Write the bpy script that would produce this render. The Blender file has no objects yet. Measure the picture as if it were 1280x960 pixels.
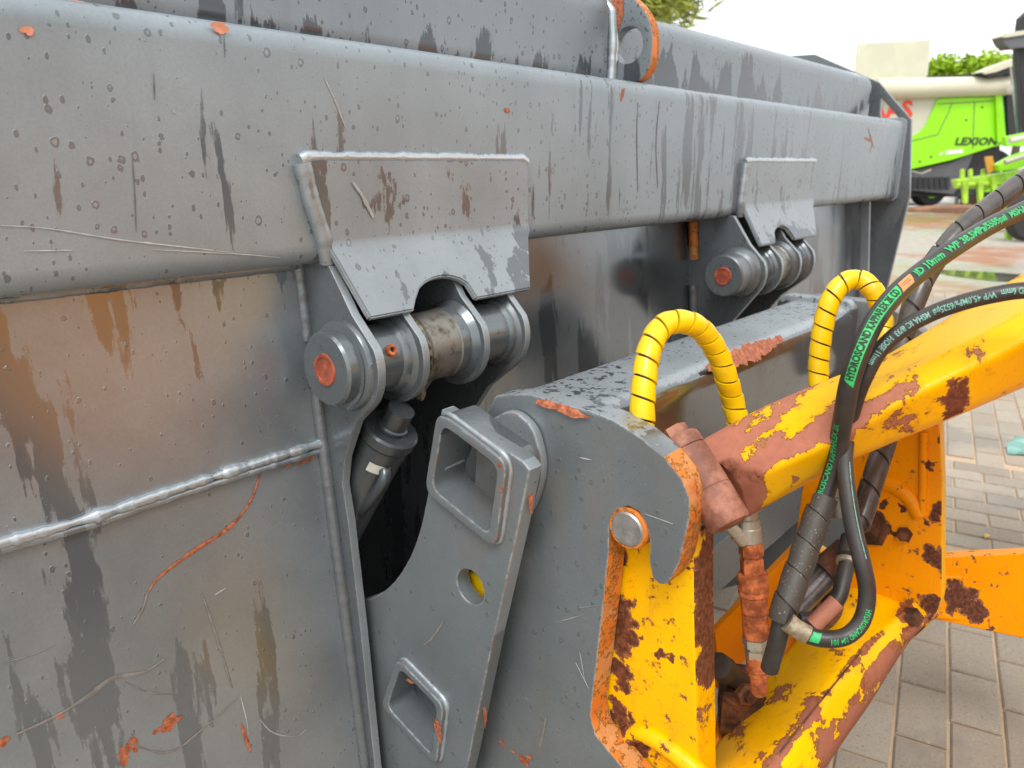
import bpy, bmesh, math, random
from mathutils import Vector, Matrix, noise as mnoise
R = random.Random(7)
sc = bpy.context.scene
COL = sc.collection
V = Vector

# ------------------------------------------------------------------ camera
FPX = 960.0
YAW, PITCH = math.radians(40.7), math.radians(15.98)
CAM = V((0, -.9, 1.25))
Hd = V((math.cos(YAW), math.sin(YAW), 0)); Rt = V((math.sin(YAW), -math.cos(YAW), 0)); Zz = V((0, 0, 1))
FW = Hd*math.cos(PITCH) - Zz*math.sin(PITCH); UP = Hd*math.sin(PITCH) + Zz*math.cos(PITCH)
cam = bpy.data.cameras.new('camera'); cam.lens = 27; cam.sensor_width = 36; cam.clip_start = .02; cam.clip_end = 2000
cam.dof.use_dof = True; cam.dof.focus_distance = 1.05; cam.dof.aperture_fstop = 7.0
co = bpy.data.objects.new('camera', cam); COL.objects.link(co)
co.matrix_world = Matrix(((Rt.x, UP.x, -FW.x, CAM.x), (Rt.y, UP.y, -FW.y, CAM.y), (Rt.z, UP.z, -FW.z, CAM.z), (0, 0, 0, 1)))
sc.camera = co

# ------------------------------------------------------------------ light
SUN_EL, SUN_ROT = math.radians(56), math.radians(236)
w = bpy.data.worlds.new('World'); sc.world = w; w.use_nodes = True
nt = w.node_tree; nt.nodes.clear()
def wn(t, **k):
    n = nt.nodes.new(t)
    for a, b in k.items(): setattr(n, a, b)
    return n
sky = wn('ShaderNodeTexSky', sky_type='NISHITA', sun_disc=False); sky.sun_elevation = SUN_EL; sky.sun_rotation = SUN_ROT
sky.dust_density = 3; sky.air_density = 1
skm = wn('ShaderNodeVectorMath', operation='SCALE'); skm.inputs['Scale'].default_value = .09
tc = wn('ShaderNodeTexCoord'); mp = wn('ShaderNodeMapping'); mp.inputs['Scale'].default_value = (1, 1, 2.2)
cn = wn('ShaderNodeTexNoise'); cn.inputs['Scale'].default_value = 2.4; cn.inputs['Detail'].default_value = 6; cn.inputs['Roughness'].default_value = .5
cr = wn('ShaderNodeValToRGB')
cr.color_ramp.elements[0].position = .3; cr.color_ramp.elements[0].color = (.44, .465, .49, 1)
cr.color_ramp.elements[1].position = .66; cr.color_ramp.elements[1].color = (1.02, 1.02, 1.01, 1)
mx = wn('ShaderNodeMix', data_type='RGBA'); mx.inputs[0].default_value = .93
bg = wn('ShaderNodeBackground'); bg.inputs['Strength'].default_value = 1.06
wo = wn('ShaderNodeOutputWorld'); L = nt.links.new
L(sky.outputs[0], skm.inputs[0]); L(tc.outputs['Generated'], mp.inputs[0]); L(mp.outputs[0], cn.inputs['Vector']); L(cn.outputs[0], cr.inputs[0])
L(skm.outputs[0], mx.inputs['A']); L(cr.outputs[0], mx.inputs['B']); L(mx.outputs['Result'], bg.inputs[0]); L(bg.outputs[0], wo.inputs[0])
sl = bpy.data.lights.new('sun', 'SUN'); sl.energy = 1.3; sl.angle = math.radians(25); sl.color = (1, .985, .96)
so = bpy.data.objects.new('sun', sl); COL.objects.link(so)
# NISHITA: rotation 0 = +Y, turning clockwise seen from above
sd = V((math.sin(SUN_ROT)*math.cos(SUN_EL), math.cos(SUN_ROT)*math.cos(SUN_EL), math.sin(SUN_EL)))
so.rotation_euler = sd.to_track_quat('Z', 'Y').to_euler()
sc.view_settings.view_transform = 'Standard'; sc.view_settings.look = 'None'; sc.view_settings.exposure = .86; sc.view_settings.gamma = 1
sc.cycles.use_denoising = True; sc.cycles.max_bounces = 6; sc.cycles.diffuse_bounces = 3; sc.cycles.glossy_bounces = 4

# ------------------------------------------------------------------ measuring: a picture point carried onto a real plane
def ray(x, y): return FW + Rt*((x-640)/FPX) + UP*((480-y)/FPX)
def oy(x, y, Y=0): d = ray(x, y); return CAM + d*((Y-CAM.y)/d.y)
def ox(x, y, X): d = ray(x, y); return CAM + d*((X-CAM.x)/d.x)
def oz(x, y, Z=0): d = ray(x, y); return CAM + d*((Z-CAM.z)/d.z)
def od(x, y, D): return CAM + ray(x, y)*D
def ov(x, y, D): d = ray(x, y); return CAM + d*(D/d.dot(Hd))
def yz(x, y, X): p = ox(x, y, X); return (p.y, p.z)
def panelY(z): return .038 + (z-.908)*.1
def op(x, y, off=0):                      # on the leaning back panel of the bucket
    d = ray(x, y); n = V((0, 1, -.1)); p0 = V((0, .038-off, .908))
    return CAM + d*((p0-CAM).dot(n)/d.dot(n))

# ------------------------------------------------------------------ materials
class Mt:
    def __init__(s, name):
        s.m = bpy.data.materials.new(name); s.m.use_nodes = True; s.t = s.m.node_tree; s.N = s.t.nodes
        s.b = s.N['Principled BSDF']; s._p = None
    def new(s, t, **k):
        n = s.N.new(t)
        for a, b in k.items(): setattr(n, a, b)
        return n
    def put(s, sock, v):
        if hasattr(v, 'is_output'): s.t.links.new(v, sock)
        elif v is not None:
            if hasattr(sock.default_value, '__len__') and not hasattr(v, '__len__'): v = [v]*len(sock.default_value)
            if hasattr(sock.default_value, '__len__') and len(sock.default_value) == 4 and len(v) == 3: v = (*v, 1)
            sock.default_value = v
    @property
    def pos(s):
        if s._p is None: s._p = s.new('ShaderNodeNewGeometry').outputs['Position']
        return s._p
    def obj(s): return s.new('ShaderNodeTexCoord').outputs['Object']
    def math(s, op, a, b=None, c=None, clamp=False):
        n = s.new('ShaderNodeMath', operation=op, use_clamp=clamp)
        s.put(n.inputs[0], a); s.put(n.inputs[1], b); s.put(n.inputs[2], c); return n.outputs[0]
    def vm(s, op, a, b):
        n = s.new('ShaderNodeVectorMath', operation=op); s.put(n.inputs[0], a); s.put(n.inputs[1], b)
        return n.outputs[1] if op in ('DISTANCE', 'DOT_PRODUCT') else n.outputs[0]
    def noise(s, scale, detail=4, rough=.55, vec=None, st=None, dist=0):
        v = vec if vec is not None else s.pos
        if st: v = s.vm('MULTIPLY', v, st)
        n = s.new('ShaderNodeTexNoise'); s.put(n.inputs['Vector'], v)
        n.inputs['Scale'].default_value = scale; n.inputs['Detail'].default_value = detail; n.inputs['Roughness'].default_value = rough
        n.inputs['Distortion'].default_value = dist
        return n.outputs[0]
    def vor(s, scale, vec=None, feature='F1', st=None):
        v = vec if vec is not None else s.pos
        if st: v = s.vm('MULTIPLY', v, st)
        n = s.new('ShaderNodeTexVoronoi', feature=feature); s.put(n.inputs['Vector'], v); n.inputs['Scale'].default_value = scale
        return n
    def ss(s, v, lo, hi, a=0., b=1.):
        n = s.new('ShaderNodeMapRange', interpolation_type='SMOOTHSTEP'); s.put(n.inputs['Value'], v)
        s.put(n.inputs['From Min'], lo); s.put(n.inputs['From Max'], hi); s.put(n.inputs['To Min'], a); s.put(n.inputs['To Max'], b)
        return n.outputs[0]
    def mix(s, f, a, b):
        n = s.new('ShaderNodeMix', data_type='RGBA'); s.put(n.inputs[0], f); s.put(n.inputs['A'], a); s.put(n.inputs['B'], b); return n.outputs['Result']
    def mixf(s, f, a, b):
        n = s.new('ShaderNodeMix', data_type='FLOAT'); s.put(n.inputs[0], f); s.put(n.inputs[2], a); s.put(n.inputs[3], b); return n.outputs[0]
    def bump(s, h, strength=.3, dist=.002, normal=None):
        n = s.new('ShaderNodeBump'); n.inputs['Strength'].default_value = strength; n.inputs['Distance'].default_value = dist
        s.put(n.inputs['Height'], h); s.put(n.inputs['Normal'], normal); return n.outputs[0]
    def attr(s, name): return s.new('ShaderNodeAttribute', attribute_name=name).outputs['Fac']
    def blobs(s, lst, vec=None):           # max over blobs of (1 - distance/radius)
        v = vec if vec is not None else s.pos; acc = None
        for (p, r) in lst:
            d = s.vm('DISTANCE', v, tuple(p)); q = s.math('SUBTRACT', 1, s.math('DIVIDE', d, r))
            acc = q if acc is None else s.math('MAXIMUM', acc, q)
        return acc
    def done(s, col=None, rough=None, metal=None, normal=None, spec=None, **k):
        b = s.b; s.put(b.inputs['Base Color'], col); s.put(b.inputs['Roughness'], rough); s.put(b.inputs['Metallic'], metal)
        s.put(b.inputs['Specular IOR Level'], spec)
        if normal is not None: s.put(b.inputs['Normal'], normal)
        for a, v in k.items(): s.put(b.inputs[a.replace('_', ' ')], v)
        return s.m

def grey_paint(name, thr=.55, dry=(.20, .207, .21), wet=(.062, .066, .07), drops=1., st=(11, 11, 1.7), chip=.0, rough=(.4, .14), metal=.5, dirt=.25, grad=(), mwet=None, soft=.02, edge=0, mud=0):
    dry = (dry[0]*.945, dry[1], dry[2]*1.04); wet = (wet[0]*.94, wet[1], wet[2]*1.04)
    m = Mt(name)
    a = m.noise(1, 5, .62, st=st); b = m.noise(2.1, 2, .5)
    mask = m.math('ADD', m.math('MULTIPLY', a, .62), m.math('MULTIPLY', b, .38))
    if grad:
        sx_ = m.new('ShaderNodeSeparateXYZ'); m.put(sx_.inputs[0], m.pos)
        for ax_i, lo, hi, am in grad: mask = m.math('ADD', mask, m.math('MULTIPLY', m.ss(sx_.outputs[ax_i], lo, hi), am))
    mask = m.math('ADD', mask, m.math('MULTIPLY', m.math('SUBTRACT', m.noise(60, 4, .7), .5), .05))
    wm = m.ss(mask, thr, thr+soft)
    # beads of rain: dark damp spots in two sizes, larger with painted glint
    dm = None
    if drops:
        glint_ = None
        for sc_, dst in ((62, (1, 1, .8)), (125, (1, 1, .6))):
            vo = m.vor(sc_, st=dst); rnd = m.new('ShaderNodeSeparateColor'); m.put(rnd.inputs[0], vo.outputs['Color'])
            rad = m.math('MULTIPLY', m.math('POWER', rnd.outputs[0], 3.), .34*drops)
            e = m.math('ADD', vo.outputs['Distance'], m.math('MULTIPLY', m.math('SUBTRACT', m.noise(190, 2), .5), .3))
            q = m.ss(m.math('SUBTRACT', rad, e), .0, .03)
            if glint_ is None: glint_ = m.ss(m.math('SUBTRACT', rad, e), .13, .17)
            dm = q if dm is None else m.math('MAXIMUM', dm, q)
        wm2 = m.math('MAXIMUM', wm, m.math('MULTIPLY', dm, .8))
    else: wm2 = wm
    v = m.noise(5, 5, .6); v2 = m.noise(1, 3, .5, st=(38, 38, 2.5))
    d = m.mix(m.ss(v, .3, .7), tuple(x*.9 for x in dry), tuple(x*1.1 for x in dry))
    d = m.mix(m.math('MULTIPLY', m.ss(v2, .55, .75), dirt), d, tuple(x*.72 for x in dry))
    d = m.mix(m.math('MULTIPLY', m.ss(m.noise(260, 4, .8), .4, .62), .22), d, tuple(x*.6 for x in dry))
    col = m.mix(wm2, d, wet)
    if drops: col = m.mix(m.math('MULTIPLY', glint_, .7), col, tuple(x*1.1 for x in dry))
    h = m.noise(420, 2, .5)
    r = m.mixf(wm2, m.math('ADD', rough[0], m.math('MULTIPLY', m.math('SUBTRACT', v, .5), .25)), rough[1])
    nb = m.bump(h, .10, .0006)
    if dm is not None: nb = m.bump(dm, .5, .0012, nb)
    met = m.mixf(wm2, metal, metal*.6 if mwet is None else mwet)
    if mud:
        mk = m.math('MULTIPLY', m.ss(m.math('ADD', m.math('MULTIPLY', m.noise(4.5, 6, .7), .6), m.math('MULTIPLY', m.noise(1, 5, .7, st=(30, 30, 4)), .4)), .50, .66), mud)
        col = m.mix(mk, col, (.15, .125, .10)); r = m.mixf(mk, r, .6); met = m.mixf(mk, met, .05)
        fs_ = m.math('MULTIPLY', m.ss(m.noise(1, 4, .8, st=(260, 60, 90)), .64, .67), .35); col = m.mix(fs_, col, tuple(x*1.7 for x in dry))
    if edge:
        bv = m.new('ShaderNodeBevel', samples=4); bv.inputs['Radius'].default_value = .0045
        ge = m.new('ShaderNodeNewGeometry'); dt = m.vm('DOT_PRODUCT', bv.outputs[0], ge.outputs['Normal'])
        em = m.math('MULTIPLY', m.ss(dt, .985, .90), m.ss(m.noise(75, 5, .75), .50-edge*.12, .56))
        ecol = m.mix(m.ss(m.noise(24, 4, .6), .55, .60), (.50, .51, .51), (.42, .13, .05))
        col = m.mix(em, col, ecol); r = m.mixf(em, r, .45)
    if chip:
        cm = m.ss(m.noise(13, 6, .7), .80-chip, .805-chip)
        cm2 = m.ss(m.noise(55, 4, .7), .815-chip, .82-chip)
        cm = m.math('MAXIMUM', cm, cm2)
        col = m.mix(cm, col, (.62, .16, .06)); r = m.mixf(cm, r, .55); met = m.mixf(cm, met, 0)
        nb = m.bump(m.math('SUBTRACT', 1, cm), .5, .001, nb)
    return m.done(col, r, met, nb, .6)

def rust_paint(name, base, thr=.66, blobs=(), fine=.0, rough=.33, pink=(.42, .165, .105), dark=(.10, .035, .016), pinkness=.5, amp=1.15, sc_=9, dblobs=()):
    """enamel worn through to primer and rust: noise + blobs + the mesh's own wear attribute"""
    m = Mt(name)
    n1 = m.noise(sc_, 7, .66); 
    f = m.math('ADD', m.math('MULTIPLY', m.math('SUBTRACT', n1, .5), amp), m.attr('wear'))
    f = m.math('ADD', f, m.math('MULTIPLY', m.math('SUBTRACT', m.noise(75, 6, .75), .5), .55))
    if blobs:
        wn3 = m.new('ShaderNodeTexNoise'); m.put(wn3.inputs['Vector'], m.pos); wn3.inputs['Scale'].default_value = 26; wn3.inputs['Detail'].default_value = 4
        wv = m.vm('MULTIPLY', m.vm('SUBTRACT', wn3.outputs['Color'], (.5, .5, .5)), (.085, .085, .085))
        bl = m.math('MAXIMUM', m.blobs(blobs, m.vm('ADD', m.pos, wv)), 0.)
        f = m.math('ADD', f, m.math('MULTIPLY', bl, .85))
    if fine:
        f = m.math('MAXIMUM', f, m.math('ADD', m.math('MULTIPLY', m.math('SUBTRACT', m.noise(45, 5, .7), .5), 1.6), fine))
    cm = m.ss(f, thr-.5, thr-.49)
    edge = m.math('SUBTRACT', m.ss(f, thr-.515, thr-.505), m.ss(f, thr-.48, thr-.465))
    v = m.noise(4, 4, .6)
    paint = m.mix(m.ss(v, .3, .7), tuple(x*.93 for x in base), tuple(min(1, x*1.05) for x in base))
    paint = m.mix(m.math('MULTIPLY', m.ss(m.noise(70, 5, .7), .62, .75), .35), paint, tuple(x*.45 for x in base))
    rs = m.mix(m.ss(m.noise(140, 4, .7), .35, .7), dark, tuple(x*2.6 for x in dark))
    rs = m.mix(m.ss(m.math('ADD', m.noise(7, 3, .5), pinkness-.5), .48, .54), rs, m.mix(m.noise(90, 3), tuple(x*.75 for x in pink), tuple(x*1.15 for x in pink)))
    if dblobs:
        db = m.math('MAXIMUM', m.blobs(dblobs, m.vm('ADD', m.pos, wv)), 0.)
        dk = m.mix(m.ss(m.noise(140, 4, .7), .35, .7), dark, tuple(x*2. for x in dark))
        rs = m.mix(m.ss(db, .0, .02), rs, dk)
    prim = m.mix(m.noise(120, 4, .7), tuple(x*.7 for x in pink), (pink[0]*1.1, pink[1]*1.2, pink[2]*.8))
    inner = m.ss(m.math('ADD', f, m.math('MULTIPLY', m.math('SUBTRACT', m.noise(150, 5, .75), .5), .3)), thr-.47, thr-.40)
    rs = m.mix(inner, prim, rs)
    halo = m.math('MULTIPLY', m.ss(f, thr-.66, thr-.50), .34)
    paint = m.mix(halo, paint, (.55, .20, .02))
    run = m.math('MULTIPLY', m.ss(m.noise(1, 5, .7, st=(34, 34, 5)), .54, .72), .30)
    paint = m.mix(run, paint, (.50, .20, .02))
    grit = m.math('MULTIPLY', m.ss(m.noise(160, 5, .8), .60, .68), .45)
    paint = m.mix(grit, paint, (.22, .10, .03))
    scr_ = m.math('MULTIPLY', m.ss(m.noise(1, 3, .8, st=(30, 140, 160)), .68, .70), .5)
    paint = m.mix(scr_, paint, (.30, .13, .06))
    fl = m.ss(m.noise(33, 6, .8), .70, .71)
    paint = m.mix(m.math('MULTIPLY', fl, .6), paint, tuple(x*.5 for x in pink))
    col = m.mix(cm, paint, rs)
    col = m.mix(m.math('MULTIPLY', m.math('MAXIMUM', edge, 0., clamp=True), .75), col, (.09, .035, .01))
    r = m.mixf(cm, m.math('ADD', rough, m.math('MULTIPLY', m.math('SUBTRACT', v, .5), .2)), .72)
    nb = m.bump(m.noise(300, 2), .08, .0006)
    nb = m.bump(m.math('SUBTRACT', 1, cm), .7, .0012, nb)
    nb = m.bump(m.math('MULTIPLY', m.noise(170, 5, .7), cm), .5, .0012, nb)
    return m.done(col, r, 0, nb, .2)

def simple(name, c, rough=.5, metal=0, var=.15, sc_=30, c2=None, bumps=.15, spec=.5, thr=(.35, .7), bsc=200):
    m = Mt(name); n = m.noise(sc_, 5, .65)
    col = m.mix(m.ss(n, *thr), tuple(x*(1-var) for x in c), c2 or tuple(x*(1+var) for x in c))
    return m.done(col, m.math('ADD', rough, m.math('MULTIPLY', m.math('SUBTRACT', n, .5), .3)), metal, m.bump(m.noise(bsc, 3), bumps, .001), spec)

YEL = (.95, .50, .0)
G_beam = grey_paint('grey_beam_paint', .605, dry=(.282, .312, .328), wet=(.13, .14, .148), st=(24, 24, 2.6), grad=((0, .7, 2.0, .06), (0, .6, .0, -.075), (2, 1.3, 1.16, .025)), metal=.34)
G_top = grey_paint('grey_top_beam_paint', .60, dry=(.235, .255, .268), wet=(.075, .08, .086), st=(15, 15, 2.6), grad=((2, 1.56, 1.42, .13),), metal=.4)
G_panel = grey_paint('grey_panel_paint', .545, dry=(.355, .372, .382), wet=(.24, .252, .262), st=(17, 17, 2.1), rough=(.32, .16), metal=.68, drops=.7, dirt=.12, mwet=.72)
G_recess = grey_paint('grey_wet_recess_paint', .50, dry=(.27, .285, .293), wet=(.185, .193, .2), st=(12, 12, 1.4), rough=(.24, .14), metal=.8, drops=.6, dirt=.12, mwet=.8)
G_cover = grey_paint('grey_cover_paint', .575, dry=(.285, .302, .312), wet=(.15, .158, .165), st=(18, 18, 6), grad=((2, 1.12, 1.05, .05),), metal=.28, mwet=.4)
G_carry = grey_paint('grey_carrier_paint', .66, dry=(.213, .226, .230), wet=(.135, .138, .140), drops=.7, rough=(.36, .2), dirt=.2, metal=.45, edge=.6, mud=.55)
G_tube = grey_paint('grey_wet_tube_paint', .545, dry=(.36, .375, .38), wet=(.235, .24, .245), st=(60, 60, 40), rough=(.38, .10), metal=.55, chip=.02, grad=((2, .946, .930, .3),), mwet=.82, soft=.05, mud=.25)  # gradient darkens the front face, its dark reflections put into the colour
G_hinge = grey_paint('grey_hinge_paint', .6, dry=(.175, .187, .193), wet=(.10, .106, .11), drops=.7, st=(20, 20, 6), rough=(.26, .14), mud=.45)
G_edge = grey_paint('grey_edge_paint', .62, dry=(.34, .357, .365), wet=(.19, .2, .205), drops=.5, chip=.06, st=(20, 20, 10), mud=.3, edge=.5)
G_weld = grey_paint('grey_weld_paint', .7, dry=(.50, .52, .53), wet=(.35, .36, .365), drops=0, rough=(.26, .2), metal=.6)
G_cyl = grey_paint('dark_cylinder_paint', .6, dry=(.10, .105, .108), wet=(.06, .063, .065), drops=.5, st=(20, 20, 6), rough=(.28, .15), mud=.3)
M_dark = simple('dark_shaded_steel', (.03, .032, .034), .5)  # near-black colour paints in the shade of the unlit recess
M_primer = simple('red_primer', (.36, .085, .045), .4, var=.35, sc_=70)
M_rustrim = rust_paint('rusty_cut_edge', (.68, .20, .04), .50, sc_=20, pink=(.62, .27, .10), dark=(.26, .075, .02), pinkness=.5, amp=1.3)
M_rust = simple('orange_rust', (.42, .10, .024), .8, var=.5, sc_=70, c2=(.62, .17, .05), bumps=.7)
M_rustdark = simple('dark_rust', (.07, .028, .014), .65, var=.5, sc_=35, c2=(.2, .07, .03), bumps=.5)
M_steel = simple('bare_steel', (.42, .41, .39), .38, .75, var=.2, sc_=40)
M_wornsteel = simple('worn_hinge_steel', (.27, .26, .235), .42, .6, var=.1, sc_=45, c2=(.10, .075, .04), thr=(.45, .7))
M_zinc = simple('zinc_fitting', (.52, .50, .42), .35, .6, var=.15, sc_=90, c2=(.45, .30, .12), thr=(.55, .7))
M_ferrule = simple('tan_ferrule', (.30, .23, .14), .45, .3, var=.3, sc_=90, c2=(.42, .36, .26))
M_grease = simple('old_grease', (.05, .04, .025), .35, var=.5, sc_=120, c2=(.28, .23, .15), bumps=.8)
M_rubber = simple('black_rubber_hose', (.036, .031, .028), .42, var=.3, sc_=20, bumps=.2)
M_rubber2 = simple('matt_rubber_hose', (.03, .028, .026), .5, var=.3, sc_=20, bumps=.2)
def speckled():
    m = Mt('speckled_rubber_sleeve'); n = m.noise(420, 2, .5); q = m.ss(n, .66, .71)
    col = m.mix(m.math('MULTIPLY', q, .55), m.mix(m.noise(12, 3), (.03, .026, .022), (.065, .054, .042)), (.40, .36, .28))
    return m.done(col, .55, 0, m.bump(m.noise(180, 3), .3, .001))
M_sleeve = speckled()
M_guard = simple('grey_spiral_guard', (.075, .066, .06), .3, var=.3, sc_=25, spec=.6)
M_yplastic = simple('yellow_plastic_spiral', (.90, .58, .004), .3, var=.05, sc_=28, c2=(.72, .42, .01), thr=(.5, .75))
M_green = simple('green_print', (.03, .46, .14), .5, var=.08, sc_=260, c2=(.03, .14, .06), thr=(.52, .66))
M_gband = simple('green_band', (.04, .55, .14), .45, var=.08, sc_=160, c2=(.03, .32, .10), thr=(.5, .7))
M_mint = simple('pale_green_print', (.22, .48, .40), .5, var=.1, sc_=260, c2=(.10, .18, .15), thr=(.5, .66))
M_oband = simple('orange_band', (.85, .30, .10), .5, var=.08)
M_ink = simple('black_ink', (.015, .02, .015), .6)
M_scratch = simple('bare_scratch', (.40, .40, .40), .35, .2, var=.2)
M_oscratch = simple('primer_scratch', (.46, .105, .035), .6, var=.5, sc_=140, c2=(.52, .17, .075))
M_chip = simple('salmon_primer', (.66, .27, .16), .5, var=.2, sc_=80)
M_damp = simple('damp_run', (.10, .105, .11), .2, var=.1)
M_dull = simple('dull_scratch', (.23, .215, .20), .4, .2, var=.2, sc_=60)
M_label = simple('paper_label', (.55, .54, .47), .5, var=.1)

# ------------------------------------------------------------------ object helpers
def link(o): COL.objects.link(o); return o
def tag(o, label=None, cat=None, group=None, kind=None):
    for k, v in (('label', label), ('category', cat), ('group', group), ('kind', kind)):
        if v: o[k] = v
    return o
def thing(name, loc, label, cat, group=None):
    o = link(bpy.data.objects.new(name, None)); o.location = loc; o.empty_display_size = .05
    o['base'] = 1; del o['base']
    return tag(o, label, cat, group)
def adopt(o, parent):
    if parent is not None:
        o.parent = parent
        o.matrix_parent_inverse = Matrix.Translation(-V(parent.location)) if parent.type == 'EMPTY' else Matrix.Identity(4)
def finish(name, me, mats, parent=None, ang=35, wn_=True, base=None, flat=False):
    for m in (mats if isinstance(mats, (list, tuple)) else [mats]): me.materials.append(m)
    if not flat:
        me.polygons.foreach_set('use_smooth', [True]*len(me.polygons)); me.set_sharp_from_angle(angle=math.radians(ang))
    o = link(bpy.data.objects.new(name, me))
    if base is not None:
        me.transform(Matrix.Translation(-V(base))); o.location = base
    if wn_ and not flat:
        md = o.modifiers.new('weighted', 'WEIGHTED_NORMAL'); md.keep_sharp = True; md.weight = 60
    adopt(o, parent); return o
def raw(name, verts, faces, mats, parent=None, mi=None, **k):
    me = bpy.data.meshes.new(name); me.from_pydata([tuple(v) for v in verts], [], faces); 
    if mi: me.polygons.foreach_set('material_index', mi)
    me.update(); return finish(name, me, mats, parent, **k)
def rounded(pts, rad, n=5):
    """polygon corners rounded; rad one number or one per corner"""
    out = []; N = len(pts)
    for i, p in enumerate(pts):
        r = rad[i] if hasattr(rad, '__len__') else rad
        p = V(p).to_2d(); a = V(pts[i-1]).to_2d(); b = V(pts[(i+1) % N]).to_2d()
        if r <= 0: out.append(tuple(p)); continue
        da = (a-p); db = (b-p); r2 = min(r, da.length*.45, db.length*.45)
        A = p+da.normalized()*r2; B = p+db.normalized()*r2
        for k in range(n+1):
            t = k/n; out.append(tuple(A*(1-t)**2 + p*2*t*(1-t) + B*t*t))
    return out
def circle(c, r, n=32, sy=1): return [(c[0]+r*math.cos(2*math.pi*i/n), c[1]+r*sy*math.sin(2*math.pi*i/n)) for i in range(n)]
def plate(name, outline, holes, X0, X1, mats, parent, bev=.002, frame=None, rim=None, ang=40):
    """flat plate with thickness: outline in (Y, Z), extruded from X0 to X1 (or in another frame)"""
    cu = bpy.data.curves.new('outline', 'CURVE'); cu.dimensions = '2D'; cu.fill_mode = 'BOTH'
    for loop in [outline]+list(holes):
        s = cu.splines.new('POLY'); s.points.add(len(loop)-1); s.use_cyclic_u = True
        for q, p in zip(s.points, loop): q.co = (p[0], p[1], 0, 1)
    t = abs(X1-X0); cu.extrude = t/2-bev; cu.bevel_depth = bev; cu.bevel_resolution = 1; cu.offset = -bev
    o = bpy.data.objects.new('outline', cu); me = bpy.data.meshes.new_from_object(o); bpy.data.objects.remove(o); bpy.data.curves.remove(cu)
    me.materials.clear()
    bm = bmesh.new(); bm.from_mesh(me); bmesh.ops.remove_doubles(bm, verts=bm.verts, dist=1e-5)
    fr = frame or Matrix(((0, 0, 1, (X0+X1)/2), (1, 0, 0, 0), (0, 1, 0, 0), (0, 0, 0, 1)))
    az = fr.to_3x3() @ V((0, 0, 1))
    bm.transform(fr); bmesh.ops.recalc_face_normals(bm, faces=bm.faces); bm.normal_update()
    if rim:
        for f in bm.faces:
            if abs(f.normal.dot(az)) < .9: f.material_index = rim(f.calc_center_median())
    bm.to_mesh(me); bm.free(); me.update(); me.name = name
    return finish(name, me, mats, parent, ang=ang)
def frame_at(o, ax, ay):
    ax = V(ax).normalized(); az = ax.cross(V(ay)).normalized(); ay = az.cross(ax)
    return Matrix(((ax.x, ay.x, az.x, o[0]), (ax.y, ay.y, az.y, o[1]), (ax.z, ay.z, az.z, o[2]), (0, 0, 0, 1)))
def flat_plate(name, pts3, thick, mats, parent, bev=.002, rad=0, holes=(), rim=None):
    """plate whose front face is the (nearly flat) polygon pts3; thickness goes away from the camera"""
    c = sum((V(p) for p in pts3), V())/len(pts3)
    n = V()
    for i in range(len(pts3)): n += (V(pts3[i])-c).cross(V(pts3[(i+1) % len(pts3)])-c)
    n.normalize()
    if n.dot(CAM-c) < 0: n = -n
    ax = (V(pts3[1])-V(pts3[0])).normalized(); ax = (ax-n*ax.dot(n)).normalized(); ay = n.cross(ax)
    fr = frame_at(c-n*thick/2, ax, ay)
    to2 = lambda p: ((V(p)-c).dot(ax), (V(p)-c).dot(ay))
    o2 = [to2(p) for p in pts3]
    if rad: o2 = rounded(o2, rad)
    return plate(name, o2, [[to2(p) for p in h] for h in holes], 0, thick, mats, parent, bev, fr, rim)
def catmull(P, n):
    P = [V(p) for p in P]; Q = [P[0]*2-P[1]]+P+[P[-1]*2-P[-2]]; out = []
    seg = len(P)-1
    for i in range(n+1):
        u = i/n*seg; k = min(int(u), seg-1); t = u-k; a, b, c, d = Q[k:k+4]
        out.append(.5*((2*b)+(c-a)*t+(2*a-5*b+4*c-d)*t*t+(3*b-a-3*c+d)*t**3))
    return out
def resample(P, step):
    """even arc-length points"""
    D = [0]
    for a, b in zip(P, P[1:]): D.append(D[-1]+(b-a).length)
    n = max(2, int(D[-1]/step)); out = []; j = 0
    for i in range(n+1):
        s = D[-1]*i/n
        while j < len(P)-2 and D[j+1] < s: j += 1
        t = (s-D[j])/max(1e-9, D[j+1]-D[j]); out.append(P[j].lerp(P[j+1], min(1, max(0, t))))
    return out, D[-1]
def frames(P, ref=None):
    F = []; n = None
    for i, p in enumerate(P):
        t = (P[min(i+1, len(P)-1)]-P[max(i-1, 0)]).normalized()
        if ref == 'cam': n = (CAM-p)
        elif n is None: n = V((.3, .2, 1))
        n = (n-t*n.dot(t)).normalized(); F.append((p, t, n, n.cross(t)))
    return F
def sweep(name, P, rad, mats, parent, seg=16, caps=True, step=None, base=None, jit=0, wear=None):
    if step: P, _ = resample(P, step)
    F = frames(P); vs = []; fs = []
    for i, (p, t, n, b) in enumerate(F):
        r = rad(i/(len(F)-1)) if callable(rad) else rad
        for k in range(seg):
            a = 2*math.pi*k/seg; rr = r*(1+(R.random()-.5)*jit)
            vs.append(p+(n*math.cos(a)+b*math.sin(a))*rr)
    for i in range(len(F)-1):
        for k in range(seg):
            k2 = (k+1) % seg; fs.append((i*seg+k, i*seg+k2, (i+1)*seg+k2, (i+1)*seg+k))
    if caps: fs += [tuple(range(seg)), tuple(reversed(range((len(F)-1)*seg, len(F)*seg)))]
    fs = [tuple(reversed(f)) for f in fs]
    return raw(name, vs, fs, mats, parent, wn_=False, ang=50, base=base)
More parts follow.
